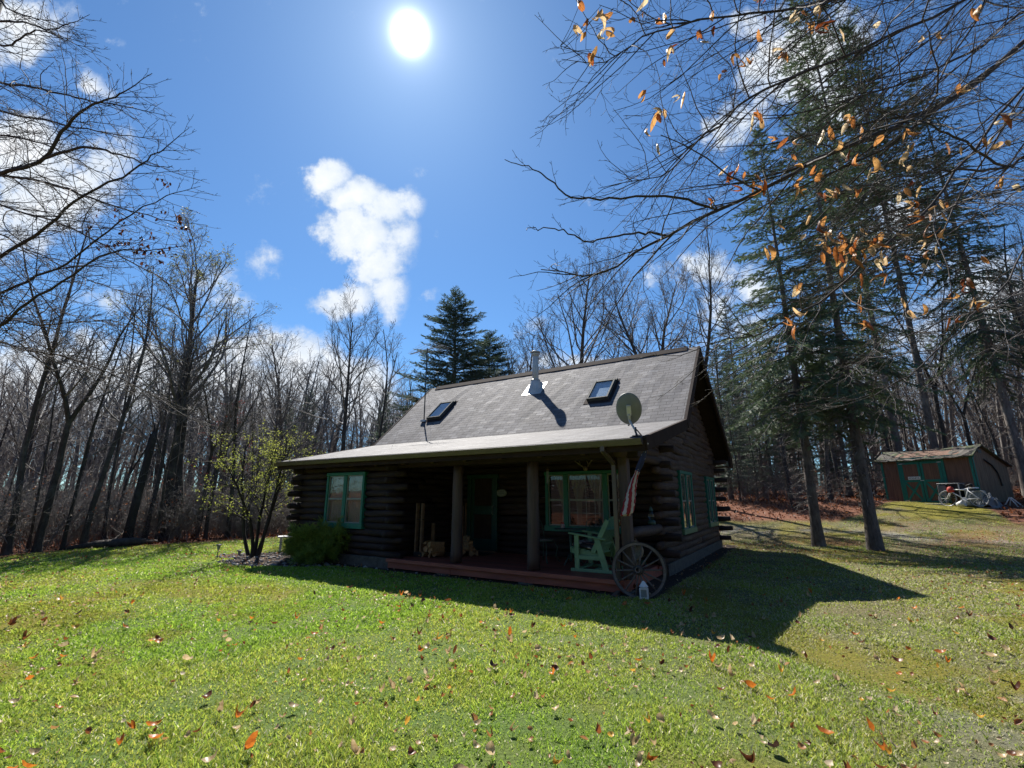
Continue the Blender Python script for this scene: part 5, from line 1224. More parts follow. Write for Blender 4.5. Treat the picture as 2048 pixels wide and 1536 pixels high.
con(cC, 600, 44, 780, 'small far evergreen left of the fan crowned bare tree', 3.5, 1.1, name='hemlock_tree')
# -- anonymous trees filling the woods
r_ = rs(500); placed = []
for i in range(13):
    a = R(122+i*9.5); rho = 15+8*r_.rand(); s_ = .65+.25*r_.rand(); plant(cC, 'hemlock_tree', 'evergreen across the clearing, seen only as a reflection in the window panes', 'tree', gp_(rho*math.sin(a), rho*math.cos(a)), i, s_, 'evergreens mirrored in the panes', CP3)
for i, (px, rho, s_) in enumerate(((1530, 31, .5), (1600, 36, .6), (1480, 40, .6))):
    plant(cC, 'hemlock_tree', 'low bushy evergreen in the understorey between the cabin gable and the shed', 'tree', polar(px, rho), i*1.3, s_, 'low evergreens in the right understorey', CP3)
def fill(n, az0, az1, rho0, rho1, kinds, lab, grp, hr=(.75, 1.15), mind=1.6, name='bare_tree'):
    c_ = 0; tries = 0
    while c_ < n and tries < n*30:
        tries += 1; az = R(r_.uniform(az0, az1)); rho = math.sqrt(r_.uniform(rho0**2, rho1**2)); x, y = rho*math.sin(az), rho*math.cos(az)
        if woods(x, y) < .9: continue
        hx = (x-HO[0])*HX[0]+(y-HO[1])*HX[1]; hy = (x-HO[0])*HY[0]+(y-HO[1])*HY[1]
        if -12 < hx < 3 and -2 < hy < 12.5: continue
        u = (x-SL[0])*sX[0]+(y-SL[1])*sX[1]; v = (x-SL[0])*sY[0]+(y-SL[1])*sY[1]
        if -1 < u < 5 and -1 < v < 3.2: continue
        if any((x-a)**2+(y-b)**2 < mind*mind for a, b in placed): continue
        placed.append((x, y)); k_ = kinds[r_.randint(len(kinds))]; s_ = r_.uniform(*hr); cc = len(k_) == 3 and k_[1].name.startswith('branches')
        plant(k_, 'spruce_tree' if cc else name, lab[1] if cc else lab[0], 'tree', gp_(x, y), r_.rand()*6.28, (s_*(.8+.4*r_.rand()),)*2+(s_,), grp+(', evergreen' if cc else ''), CP3 if cc else ('trunk', 'crown')); c_ += 1
LT = list(T_.values()); LN = list(N_.values()); LV = list(V_.values())
fill(50, -56, -24, 20, 44, LT+LT+LV[:1], ('one of many bare dark trees in the woods left of the cabin', 'dark evergreen standing deep among the left woods'), 'bare trees in the left woods', (.38, .6))
fill(20, -56, -24, 20, 34, LN, ('slim bare sapling in the woods left of the cabin', ''), 'saplings in the left woods', (.6, 1.0), .8, 'sapling')
fill(24, -24, 22, 33, 52, LT+LV+[cC], ('one of many bare trees in the woods behind the cabin roof', 'dark evergreen deep in the woods behind the cabin roof'), 'bare trees behind the cabin', (.45, .72))
fill(40, 22, 56, 29, 50, LT+LT+LT+[cC, cD], ('one of many bare trees in the woods around the shed', 'dark spruce deep in the woods around the shed'), 'bare trees in the right woods', (.6, 1.0))
fill(20, 22, 54, 26, 38, LN, ('slim bare sapling in the woods around the shed', ''), 'saplings in the right woods', (.6, 1.0), .8, 'sapling')
# -- woods beyond, one mass
def far_woods():
    r = rs(600); Vs, Fs = [], []; o = 0; tms = []
    for s_ in range(4):
        tb = Tubes(); q = rs(610+s_); P, _ = walk(q, np.zeros(3), np.array([0, 0, 1.]), 12, 7, .06, .04); tb.add(P, np.linspace(.16, .03, 8), 5)
        for i in range(16):
            f = .2+.78*i/16; p, d = lerp_at(P, f); Q, _ = walk(q, p, side(q, d, .8), 3.6*(1.15-f)+.6, 3, .12, .06); tb.add(Q, np.linspace(.035, .012, 4), 3)
            for j in range(7):
                p2, d2 = lerp_at(Q, .2+.8*q.rand()); Q2, _ = walk(q, p2, side(q, d2, .7), 1.3*q.rand()+.4, 2, .15, .04); tb.add(Q2, np.array([.013, .011, .009]), 3)
        me = tb.mesh('t', None); v = np.zeros(len(me.vertices)*3, np.float32); me.vertices.foreach_get('co', v); f_ = np.zeros(len(me.loops), np.int32); me.loops.foreach_get('vertex_index', f_); tms.append((v.reshape(-1, 3), f_.reshape(-1, 4), v.reshape(-1, 3))); bpy.data.meshes.remove(me)
    for i, tm in enumerate(tms):
        n = 230; az = np.radians(r.uniform(-62, 62, n)); rho = np.sqrt(r.uniform(40**2, 85**2, n)); x, y = rho*np.sin(az), rho*np.cos(az)
        V, F_, _ = scatter(tm, np.stack([x, y, gz(x, y)-.2], 1), euler(0*x, 0*x, r.rand(n)*6.28), .8+.45*r.rand(n)); Vs.append(V); Fs.append(F_+o); o += len(V)
    for i, tm in enumerate(tms):      # and the woods on the other side of the clearing, seen mirrored in the panes
        n = 130; az = np.radians(r.uniform(110, 250, n)); rho = np.sqrt(r.uniform(12**2, 34**2, n)); x, y = rho*np.sin(az), rho*np.cos(az)
        V, F_, _ = scatter(tm, np.stack([x, y, gz(x, y)-.2], 1), euler(0*x, 0*x, r.rand(n)*6.28), .55+.5*r.rand(n)); Vs.append(V); Fs.append(F_+o); o += len(V)
    return link('distant_woods', npmesh('distant_woods', np.concatenate(Vs), [np.concatenate(Fs)], M['twig']))
tag(far_woods(), 'far off bare woods reading as one grey brown mass', 'woods', kind='stuff')
# -- undergrowth: twiggy brush with brown leaves along the wood edge
def brush():
    r = rs(700); Vs, Fs, Ls = [], [], []; o = 0; tms = []; tips = []
    for s_ in range(6):
        tb = Tubes(); q = rs(710+s_); tt = []
        for i in range(4):
            d = nrm(np.array([.45*q.randn(), .45*q.randn(), 1.])); P, _ = walk(q, np.array([.15*q.randn(), .15*q.randn(), 0]), d, 1.2+1.6*q.rand(), 5, .12, .02); tb.add(P, np.linspace(.014, .005, 6), 4)
            for j in range(8):
                p, d2 = lerp_at(P, .2+.78*q.rand()); Q, _ = walk(q, p, side(q, d2, .8), .35+.6*q.rand(), 3, .18, .03); tb.add(Q, np.array([.006, .005, .0045, .004]), 3); tt.append(Q[-1])
                for k_ in range(3): p3, d3 = lerp_at(Q, q.rand()); Q3, _ = walk(q, p3, side(q, d3, .7), .12+.3*q.rand(), 2, .15, .0); tb.add(Q3, np.array([.0045, .004, .0035]), 3); tt.append(Q3[-1])
        me = tb.mesh('t', None); v = np.zeros(len(me.vertices)*3, np.float32); me.vertices.foreach_get('co', v); f_ = np.zeros(len(me.loops), np.int32); me.loops.foreach_get('vertex_index', f_); tms.append((v.reshape(-1, 3), f_.reshape(-1, 4), v.reshape(-1, 3))); tips.append(np.array(tt)); bpy.data.meshes.remove(me)
    lt, lt2 = [], []
    for i, tm in enumerate(tms):
        n = 760; az = np.radians(np.concatenate([r.uniform(-58, -22, n//2), r.uniform(-22, 60, n-n//2)])); e = edge(np.sin(az), np.cos(az)); rho = e+.6+32*r.rand(n)**1.0; x, y = rho*np.sin(az), rho*np.cos(az)
        hx = (x-HO[0])*HX[0]+(y-HO[1])*HX[1]; hy = (x-HO[0])*HY[0]+(y-HO[1])*HY[1]; u = (x-SL[0])*sX[0]+(y-SL[1])*sX[1]; v = (x-SL[0])*sY[0]+(y-SL[1])*sY[1]
        k = ~((hx > -11.5) & (hx < 2) & (hy > -1) & (hy < 11.5)) & ~((u > -1.2) & (u < 5.2) & (v > -1.2) & (v < 3.4)) & ((az < R(-20)) | (r.rand(n) < .42)) & ~((az > R(20)) & (rho < e+2.6))
        x, y = x[k], y[k]; n = len(x); pos = np.stack([x, y, gz(x, y)-.03], 1); ro = euler(0*x, 0*x, r.rand(n)*6.28); sc = .45+.75*r.rand(n)**1.4
        V, F_, _ = scatter(tm, pos, ro, sc); Vs.append(V); Fs.append(F_+o); o += len(V)
        w = np.nonzero(fbm(x, y, 730, 2.5) > .44)[0]
        for j in w: 
            tp = tips[i][r.choice(len(tips[i]), 9)]; lt.append(np.einsum('ij,vj->vi', ro[j], tp)*sc[j]+pos[j])
    a = link('forest_undergrowth', npmesh('forest_undergrowth', np.concatenate(Vs), [np.concatenate(Fs)], M['twig']))
    P = np.concatenate(lt); n = len(P); tm = leaf_template(3, .085, .03, 1.1, .5, 2); V, F_, _ = scatter(tm, P, euler(r.rand(n)*6.28, r.rand(n)*6.28, r.rand(n)*6.28), .7+.6*r.rand(n))
    b = link('undergrowth_leaves', npmesh('undergrowth_leaves', V, [F_], M['litter'], {'tint': np.repeat(np.clip(.5+.22*r.randn(n), 0, 1), len(tm[0]))}))
    return a, b
a, b = brush(); tag(a, 'tangled leafless undergrowth filling the edge of the woods', 'undergrowth', kind='stuff'); tag(b, 'dry brown leaves clinging to the undergrowth', 'leaves', kind='stuff')
# -- young multi-stemmed tree with yellow green leaves
r_ = rs(800); tr, cr = Tubes(), Tubes(); tp = []
for i in range(5):
    a = i*1.25+.4; P, _ = walk(r_, np.array([.1*math.cos(a), .1*math.sin(a), -.1]), nrm(np.array([.26*math.cos(a)+.05, .26*math.sin(a), 1.])), 3.3+.5*r_.rand(), 9, .07, .02); tr.add(P, np.linspace(.055, .012, 10), 8)
    for j in range(13):
        p, d = lerp_at(P, .28+.7*(j+.5)/13); L = 1.25*(1.2-.7*j/13)*(.6+.5*r_.rand()); Q, _ = walk(r_, p, side(r_, d, .85, j*2.4), L, 4, .12, .04); cr.add(Q, np.linspace(.016, .005, 5), 5)
        for k_ in range(6):
            p2, d2 = lerp_at(Q, .15+.85*r_.rand()); Q2, _ = walk(r_, p2, side(r_, d2, .7), .15+.4*r_.rand(), 3, .12, .04); cr.add(Q2, np.linspace(.005, .0025, 4), 3); tp += [Q2[-1], Q2[2]]
tp = np.array(tp); tp = tp[fbm(tp[:, 0]*2+tp[:, 2], tp[:, 1]*2, 5, .9) > .45]; tp = np.repeat(tp, 6, 0)+.055*r_.randn(len(tp)*6, 3); n = len(tp); tm = leaf_template(4, .048, .015, .6, .4, 2)
V, F_, _ = scatter(tm, tp, euler(r_.rand(n)*6.28, r_.rand(n)*6.28, r_.rand(n)*6.28), .5+.8*r_.rand(n))
t = plant([tr.mesh('trunk', M['bark_dark']), cr.mesh('branches', M['twig_dark']), npmesh('leaves', V, [F_], M['young_leaf'], {'tint': np.repeat(r_.rand(n), len(tm[0]))})], 'young_tree', 'young multi stemmed tree with pale yellow green spring leaves left of the cabin', 'tree', gp_(*gnd(508, 1113)[:2]), .5, .98, None, ('trunk', 'branches', 'leaves'))
# -- small red-budded maple behind it
rb_ = bare(1400, 6.5, .06, 'thin', 0, (.25, 0), ('red_bud', 900, .05, 1.2), .25); spot(rb_, 392, 1079, 6.0, 'small sapling with red spring buds in front of the left woods', 2.0, H0=6.5, name='red_maple_sapling')
# -- round juniper bush
r_ = rs(900); tr = Tubes(); pos, dirs = [], []
for i in range(210):
    a = r_.rand()*6.28; el = math.acos(r_.rand()*.98); d = np.array([math.sin(el)*math.cos(a), math.sin(el)*math.sin(a), math.cos(el)*.95+.08]); L = (.70+.14*r_.rand())*(1+.18*math.sin(a*3+el*4))*(1.05 if d[2] > .5 else 1)
    P, de = walk(r_, np.array([.05*r_.randn(), .05*r_.randn(), .05]), nrm(d), L*(1.12 if r_.rand() < .05 else 1), 5, .06, .02); tr.add(P, np.linspace(.012, .003, 6), 4)
    for j in range(40):
        f = .42+.58*r_.rand()**.6; p, d2 = lerp_at(P, min(f, .99)); dd = side(r_, d2, .7+.6*r_.rand()); m = .06+.08*r_.rand()
        for k_ in range(3): pos.append(p+dd*m*k_/2.0+.01*r_.randn(3)); dirs.append(nrm(dd+.3*r_.randn(3)+[0, 0, .1]))
pos, dirs = np.array(pos), np.array(dirs); n = len(pos); tv = []; tf = []
for i in range(3):
    for s_ in (-1, 1): b = len(tv); tv += [(0, -.03+.02*i, 0), (s_*.003, -.02+.02*i, .003), (s_*.018, .012+.02*i, .004*s_)]; tf.append((b, b+1, b+2))
b = len(tv); tv += [(-.004, -.03, 0), (.004, -.03, 0), (0, .05, 0)]; tf.append((b, b+1, b+2)); tv, tf = np.array(tv), np.array(tf)
X_ = np.cross(dirs, [.3, .2, 1.]); X_ /= np.linalg.norm(X_, axis=1, keepdims=True); Rm = np.stack([X_, dirs, np.cross(X_, dirs)], 2); V, F_, _ = scatter((tv, tf, tv), pos, Rm, 1.0+.5*r_.rand(n))
rad = np.linalg.norm(pos, axis=1)
bb_ = gnd(643, 1125); 
plant([tr.mesh('branches', M['bark_dark']), npmesh('foliage', V, [F_], M['juniper'], {'tint': np.repeat(np.clip(.3+.5*r_.rand(n), 0, 1), len(tv))})], 'juniper_bush', 'round green juniper bush in front of the left cabin window', 'bush', gp_(bb_[0]+.0, bb_[1]+.1), 0, (1.12, 1.05, 1.08), None, ('branches', 'foliage'))
# ================================================================= NEAR TREES WITH OVERHANGING LIMBS
def spline(P, n):
    P = np.array(P); P = np.vstack([2*P[0]-P[1], P, 2*P[-1]-P[-2]]); out = []; m = len(P)-3
    for i in range(n):
        x = i/(n-1)*m; k = min(int(x), m-1); t = x-k; a, b, c_, d = P[k:k+4]
        out.append(.5*(2*b+(c_-a)*t+(2*a-5*b+4*c_-d)*t*t+(3*b-a-3*c_+d)*t**3))
    return np.array(out)
def near_tree(seed, trunk, rt, limbs, mats, dens, leafspec, autol=0, autobox=None, minr=.0018):
    r = rs(seed); tr, cr = Tubes(), Tubes(); tips = []
    P = spline(trunk, 24); tr.add(P, np.linspace(rt, rt*.35, 24), 16)
    def sub(Q, L, r0, lvl, n):
        for i in range(n):
            f = .10+.88*(i+r.rand()*.8)/n; p, d = lerp_at(Q, min(f, .99)); s_ = 1 if i % 2 else -1
            hor = nrm(np.cross(d, [0, 0, 1.])); dc = nrm(d*.8+hor*s_*(.55+.25*r.rand())+np.array([0, 0, .28*r.randn()+.05])+.1*r.randn(3))
            Lc = L*(.24 if lvl == 0 else .42)*(1.15-.9*f)*(.55+.75*r.rand()); rc = max(minr*1.3, min(r0*(1-.7*f)*.42, .0058*Lc+.0015)); ns = (8, 6, 3)[lvl]
            Qc, _ = walk(r, p, dc, Lc, ns, (.11, .16, .2)[lvl], .012); Rc = np.linspace(rc, max(minr, rc*.35), ns+1); cr.add(Qc, Rc, (5, 4, 3)[lvl])
            if lvl < 2: sub(Qc, Lc, rc, lvl+1, max(2, int(Lc*(dens[lvl]))))
            else: tips.append(Qc[-1])
            if lvl == 1: tips.append(Qc[-1])
    for pts, r0, r1 in limbs:
        W = spline(pts, 26); W[2:] += .012*r.randn(24, 3); L = np.sum(np.linalg.norm(np.diff(W, axis=0), axis=1)); q = (.5 if r0 > .03 else 1.0)
        cr.add(W, np.linspace(r0*.72, r1*.8, 26), 9); sub(W, L*.8, r0, 0, int(L*dens[2]))
    tips = np.array(tips); lv = leafspec(r, tips)
    for p, q_ in lv[4]:
        if np.linalg.norm(p-q_) < 1.2: cr.add(np.array([p, (p+q_)/2+[0, 0, -.02], q_]), np.array([.0022, .002, .0016]), 3)
    me = [tr.mesh('trunk', mats[0]), cr.mesh('branches', mats[1])]
    return me, lv
# right: beech whose trunk stands just outside the frame; every limb runs back to it
bt = np.array([8.6, 4.9, 0.0]); btz = float(gz(8.6, 4.9)); trunkR = [bt+[0, 0, -.2], bt+[.02, .03, 2.0], bt+[-.05, .0, 4.5], bt+[.05, .1, 8], bt+[.1, .2, 12]]
def TR(z): return np.array([8.58, 4.95, z])
def limb(origin, pts): return [origin]+[at(*p) for p in pts]
LR_ = [
 (limb(TR(4.2), [(2120, 90, 6.2), (1929, 187, 5.6), (1831, 234, 5.3), (1753, 270, 5.1), (1656, 309, 4.9), (1558, 359, 4.7), (1437, 420, 4.5), (1331, 473, 4.35), (1253, 520, 4.2), (1175, 552, 4.1), (1080, 540, 4.0)]), .05, .005),
 (limb(at(1437, 420, 4.5), [(1351, 396, 4.4), (1234, 396, 4.3), (1156, 396, 4.25), (1100, 360, 4.2), (1058, 332, 4.2), (1010, 322, 4.15)]), .018, .004),
 (limb(at(1335, 471, 4.35), [(1260, 466, 4.2), (1175, 482, 4.1), (1110, 456, 4.0), (1050, 460, 3.95)]), .015, .004),
 (limb(TR(5.0), [(2100, -60, 6.4), (1900, 20, 5.8), (1700, 105, 5.3), (1570, 160, 5.0), (1480, 211, 4.8), (1441, 250, 4.7), (1370, 312, 4.5), (1312, 352, 4.4), (1195, 375, 4.3)]), .03, .003),
 (limb(TR(5.6), [(2000, -160, 6.0), (1780, -40, 5.2), (1620, 10, 4.7), (1520, 27, 4.4), (1410, 39, 4.1), (1292, 74, 3.9), (1214, 121, 3.7), (1125, 116, 3.6)]), .025, .0025),
 (limb(TR(4.6), [(2110, 30, 6.6), (1960, 95, 6.0), (1870, 140, 5.7), (1780, 175, 5.4), (1640, 215, 5.2), (1500, 240, 5.0), (1400, 215, 4.9)]), .028, .003),
 (limb(TR(3.6), [(2110, 170, 6.6), (1941, 312, 5.6), (1851, 422, 5.0), (1753, 504, 4.6), (1650, 597, 4.3), (1549, 652, 4.1), (1460, 680, 4.0), (1385, 692, 3.9)]), .028, .0028),
 (limb(TR(3.9), [(2100, 330, 6.0), (2011, 332, 5.6), (1910, 273, 5.2), (1831, 242, 4.9), (1740, 215, 4.7)]), .03, .006),
 (limb(at(2011, 336, 5.6), [(1930, 343, 5.3), (1851, 346, 5.1), (1714, 375, 4.8), (1600, 420, 4.6), (1530, 470, 4.5)]), .02, .003),
 (limb(TR(3.0), [(2120, 470, 6.4), (2010, 570, 5.8), (1909, 669, 5.2), (1803, 762, 4.8), (1710, 796, 4.6), (1583, 813, 4.4)]), .02, .0025),
 (limb(TR(2.9), [(2120, 570, 6.8), (1988, 615, 6.0), (1888, 640, 5.6), (1740, 711, 5.2), (1690, 760, 5.0)]), .022, .003),
 (limb(TR(4.4), [(2120, 150, 7.0), (1960, 330, 6.2), (1880, 470, 5.6), (1800, 640, 5.1), (1720, 720, 4.9)]), .024, .003),
 (limb(TR(5.4), [(2080, -100, 6.0), (1940, 60, 5.4), (1860, 200, 4.8), (1770, 340, 4.4), (1720, 400, 4.2), (1660, 500, 4.0)]), .018, .0025),
 (limb(TR(5.2), [(2060, -40, 7.0), (1850, 90, 6.5), (1700, 200, 6.0), (1560, 320, 5.6), (1440, 390, 5.3)]), .024, .003),
 (limb(TR(3.3), [(2120, 380, 7.4), (1980, 420, 6.8), (1840, 500, 6.2), (1700, 560, 5.8), (1560, 600, 5.4)]), .02, .003),
 (limb(TR(5.8), [(1900, -200, 5.4), (1760, -80, 4.8), (1650, 40, 4.4), (1560, 110, 4.1), (1490, 190, 4.0)]), .02, .0025),
 (limb(TR(4.0), [(2130, 250, 7.6), (1990, 360, 7.0), (1880, 430, 6.5), (1760, 450, 6.2), (1600, 540, 5.8)]), .024, .003),
 (limb(TR(2.6), [(2130, 650, 7.0), (2000, 690, 6.4), (1880, 750, 5.8), (1800, 820, 5.5)]), .016, .0025)]
clus = [(1180, 90, 3.7, 3), (1205, 45, 3.7, 4), (1240, 20, 3.6, 4), (1320, 35, 3.9, 4), (1310, 240, 4.2, 4), (1360, 185, 4.2, 2), (1290, 185, 4.2, 2), (1420, 70, 4.2, 5), (1345, 90, 4.1, 4), (1460, 120, 4.4, 3), (1505, 15, 4.5, 3), (1580, 40, 4.6, 3), (1690, 250, 4.1, 5), (1770, 275, 4.3, 1), (1990, 235, 4.0, 1), (1600, 350, 4.6, 3), (1475, 350, 4.6, 5), (1500, 340, 4.6, 3), (1423, 400, 4.5, 2), (1820, 300, 4.6, 5), (1835, 380, 4.5, 6), (1850, 410, 4.5, 5), (1650, 470, 4.2, 9), (1680, 480, 4.2, 9), (1710, 475, 4.2, 10), (1740, 490, 4.2, 7), (1700, 500, 4.2, 8), (1780, 530, 4.4, 3), (1730, 570, 4.0, 3), (1735, 640, 4.0, 2), (1725, 598, 4.0, 1), (1850, 455, 4.6, 3), (1900, 410, 4.7, 3), (1985, 360, 4.8, 3), (1960, 590, 4.6, 4), (1930, 555, 4.8, 2), (1860, 520, 5.0, 3), (1590, 370, 4.6, 2), (1680, 370, 4.6, 2), (1855, 70, 4.6, 3), (1750, 330, 4.5, 2), (1560, 90, 4.5, 2), (1530, 70, 4.4, 3), (1940, 300, 5.2, 3), (2010, 280, 5.2, 2), (1890, 580, 5.2, 3), (1640, 20, 4.6, 2)]
rl = rs(41)
clus += [(rl.uniform(1480, 2040), rl.uniform(10, 660), rl.uniform(3.4, 5.0), 1+rl.randint(2)) for _ in range(42)]
clus += [(1165, 20, 3.0, 1), (1150, 45, 3.0, 1), (1180, 100, 2.9, 2), (1208, 15, 2.9, 2), (1310, 235, 3.4, 2), (1690, 245, 3.3, 2), (1990, 235, 3.2, 1)]
def beech_leaves(r, tips):
    Vs, Fs, Ls, Ts = [], [], [], []; o = 0; tw = []
    for px, py, c_, n in clus:
        p0 = at(px, py, c_); i = np.argsort(np.linalg.norm(tips-p0, axis=1))[:max(n, 2)]
        for k_ in range(n):
            p = tips[i[k_ % len(i)]]; q_ = .75*p0+.25*p+np.array([.07, .07, .07])*r.randn(3)
            if n <= 2: q_ = p0+.02*r.randn(3)
            # each leaf hangs from a short twig off the nearest branch tip
            tw.append((p, q_)); tm = leaf_template(r.randint(1000), .14*(.6+.55*r.rand()), .029*(.6+.5*r.rand()), r.uniform(-2.2, 2.2), r.uniform(.4, 1.35), 8)
            V = tm[0].copy(); V[:, 1] -= V[0, 1]; rot = euler(np.array([-math.pi/2+.45*r.randn()]), np.array([.4*r.randn()]), np.array([r.rand()*6.28]))[0]
            V = V@rot.T+q_; Vs.append(V); Fs.append(tm[1]+o); o += len(V); Ls.append(tm[2]); Ts.append(np.full(len(V), np.clip(.6+.3*r.randn(), 0, 1)))
    return np.concatenate(Vs), np.concatenate(Fs), np.concatenate(Ls), np.concatenate(Ts), tw
me, lv = near_tree(4000, trunkR, .26, LR_, (M['bark'], M['twig_dark']), (5.5, 11, 3.2), beech_leaves, minr=.0014)
bt_ = thing('beech_tree', 'near beech tree with long dark limbs and papery orange leaves hanging over the right', 'tree', (0, 0, 0))
for nm, m_ in zip(('trunk', 'branches'), me): link(nm, m_, None, bt_)
link('dry_leaves', npmesh('dry_leaves', lv[0], [lv[1]], M['beech_leaf'], {'tint': lv[3], 'lf': lv[2]}), None, bt_)
# left: big bare tree outside the frame, limbs sweeping in
lt_ = np.array([-13.4, 9.0, 0.0]); trunkL = [lt_+[0, 0, -.4], lt_+[.1, 0, 3], lt_+[0, .1, 7], lt_+[.3, .1, 12], lt_+[.2, .2, 16]]
def TL(z): return np.array([-13.3, 9.02, z])
LL_ = [
 (limb(TL(6.3), [(-60, 365, 10.5), (0, 348, 10), (85, 318, 9.6), (127, 257, 9.4), (166, 221, 9.2), (212, 200, 9.0), (251, 182, 8.9), (303, 145, 8.8)]), .075, .006),
 (limb(at(85, 318, 9.6), [(170, 294, 9.3), (242, 309, 9.1), (300, 330, 9.0), (350, 335, 8.9)]), .04, .005),
 (limb(TL(6.1), [(-60, 345, 10.3), (0, 351, 10), (115, 369, 9.6), (166, 390, 9.4), (240, 415, 9.2), (330, 440, 9.0), (410, 450, 8.9)]), .05, .005),
 (limb(TL(4.2), [(-40, 540, 10.4), (79, 465, 9.8), (157, 397, 9.5), (257, 345, 9.2), (318, 303, 9.0), (378, 255, 8.9)]), .06, .005),
 (limb(TL(2.9), [(-40, 672, 10.2), (0, 652, 10), (50, 610, 9.8), (130, 560, 9.5), (220, 505, 9.3), (300, 500, 9.2), (380, 490, 9.1)]), .06, .005),
 (limb(TL(3.4), [(-40, 610, 10.6), (60, 560, 10.2), (140, 520, 9.9), (230, 450, 9.6), (330, 395, 9.3), (400, 370, 9.2)]), .05, .005),
 (limb(TL(8.0), [(-60, 190, 10.4), (30, 170, 9.9), (110, 185, 9.6), (180, 200, 9.4), (260, 215, 9.2), (330, 230, 9.1)]), .045, .005),
 (limb(TL(9.2), [(-60, 70, 10.3), (40, 45, 9.9), (100, 60, 9.6), (180, 30, 9.4)]), .045, .005),
 (limb(TL(8.6), [(-60, 110, 10.5), (20, 90, 10.0), (70, 60, 9.6), (130, 80, 9.5), (195, 105, 9.3)]), .04, .005),
 (limb(TL(7.4), [(-60, 235, 10.6), (30, 230, 10.1), (130, 250, 9.7), (240, 270, 9.3), (330, 280, 9.1)]), .045, .005),
 (limb(TL(9.9), [(-60, -40, 10.0), (20, 20, 9.7), (90, 40, 9.5), (150, 55, 9.4)]), .035, .005),
 (limb(TL(5.4), [(-60, 420, 10.8), (60, 430, 10.2), (170, 470, 9.8), (290, 540, 9.4), (400, 600, 9.2)]), .045, .005),
 (limb(TL(2.6), [(-60, 690, 11.0), (60, 702, 10.4), (150, 720, 10.0), (260, 765, 9.6), (370, 830, 9.3), (460, 880, 9.1)]), .035, .004),
 (limb(TL(3.0), [(-60, 640, 11.2), (80, 650, 10.6), (200, 640, 10.2), (330, 660, 9.8)]), .035, .004),
 (limb(TL(6.8), [(-60, 290, 10.9), (60, 280, 10.3), (170, 330, 9.9), (280, 380, 9.5)]), .04, .004),
 (limb(TL(4.6), [(-60, 470, 11.0), (60, 500, 10.5), (180, 560, 10.0), (300, 600, 9.6)]), .035, .004)]
cl2 = [(330, 370, 9.0, 8), (230, 455, 9.2, 24), (300, 460, 9.0, 24), (345, 440, 8.9, 16), (270, 480, 9.2, 24), (330, 500, 9.1, 12), (210, 470, 9.3, 12), (370, 455, 8.9, 10), (300, 510, 9.1, 14)]
def left_leaves(r, tips):
    Vs, Fs, Ts = [], [], []; o = 0
    for px, py, c_, n in cl2:
        p0 = at(px, py, c_); i = np.argsort(np.linalg.norm(tips-p0, axis=1))[:n]
        for p in tips[i]:
            tm = leaf_template(r.randint(1000), .085, .024, r.uniform(-1, 1.5), r.uniform(.3, .9), 4); V = tm[0].copy(); V[:, 1] -= V[0, 1]
            V = V@euler(np.array([-math.pi/2+.4*r.randn()]), np.array([.3*r.randn()]), np.array([r.rand()*6.28]))[0].T+p; Vs.append(V); Fs.append(tm[1]+o); o += len(V); Ts.append(np.full(len(V), np.clip(.12+.1*r.randn(), 0, 1)))
    return np.concatenate(Vs), np.concatenate(Fs), None, np.concatenate(Ts), []
me, lv = near_tree(4100, trunkL, .34, LL_, (M['bark_dark'], M['twig_dark']), (4.6, 7, 4.2), left_leaves, minr=.0028)
lt = thing('hornbeam_tree', 'large bare tree with dark limbs sweeping in from the left edge of the picture', 'tree', (0, 0, 0))
for nm, m_ in zip(('trunk', 'branches'), me): link(nm, m_, None, lt)
link('dry_leaves', npmesh('dry_leaves', lv[0], [lv[1]], M['litter'], {'tint': lv[3]}), None, lt)
# ================================================================= SKY
w = bpy.data.worlds.new('World'); bpy.context.scene.world = w; w.use_nodes = True; nt = w.node_tree; nt.nodes.clear()
class WN(N):
    def __init__(s): s.t = nt; s.out = nt.nodes.new('ShaderNodeOutputWorld')
g = WN(); tc = g.n('TexCoord'); D_ = (tc, 'Generated')
sun_el, sun_az = math.asin(SUN[2]), math.atan2(SUN[0], SUN[1])
sky = g.n('TexSky', sky_type='NISHITA', sun_disc=False, sun_elevation=sun_el, sun_rotation=sun_az, altitude=400.0, air_density=1.0, dust_density=.25, ozone_density=1.6)
skc = g.n('HueSaturation', {'Color': sky, 'Saturation': 1.0, 'Value': 1.0})
skc = g.mix(1.0, skc, c4((.33, .52, .68)), 'MULTIPLY')
# cloud chart: a tangent plane on the sky facing the clearing's far side, fixed in the world
Fv, Uv = (0, CP, SP), (0, -SP, CP)
df = g.n('VectorMath', {0: D_, 1: Fv}, operation='DOT_PRODUCT'); du = g.n('VectorMath', {0: D_, 1: Uv}, operation='DOT_PRODUCT'); dr_ = g.n('VectorMath', {0: D_, 1: (1, 0, 0)}, operation='DOT_PRODUCT')
dfm = g.math('MAXIMUM', (df, 'Value'), .12); cu = g.math('DIVIDE', (dr_, 'Value'), dfm); cv = g.math('DIVIDE', (du, 'Value'), dfm)
uvw = g.n('CombineXYZ', {0: cu, 1: cv, 2: 0.0})
nz = g.n('TexNoise', {'Vector': uvw, 'Scale': 8.0, 'Detail': 13.0, 'Roughness': .66}); nzd = g.n('TexNoise', {'Vector': uvw, 'Scale': 4.0, 'Detail': 6.0, 'Roughness': .6})
off = g.n('VectorMath', {0: g.n('VectorMath', {0: (nzd, 'Color'), 1: (.5, .5, .5)}, operation='SUBTRACT'), 1: (.16, .16, 0)}, operation='MULTIPLY')
uvd = g.n('VectorMath', {0: uvw, 1: off}, operation='ADD')
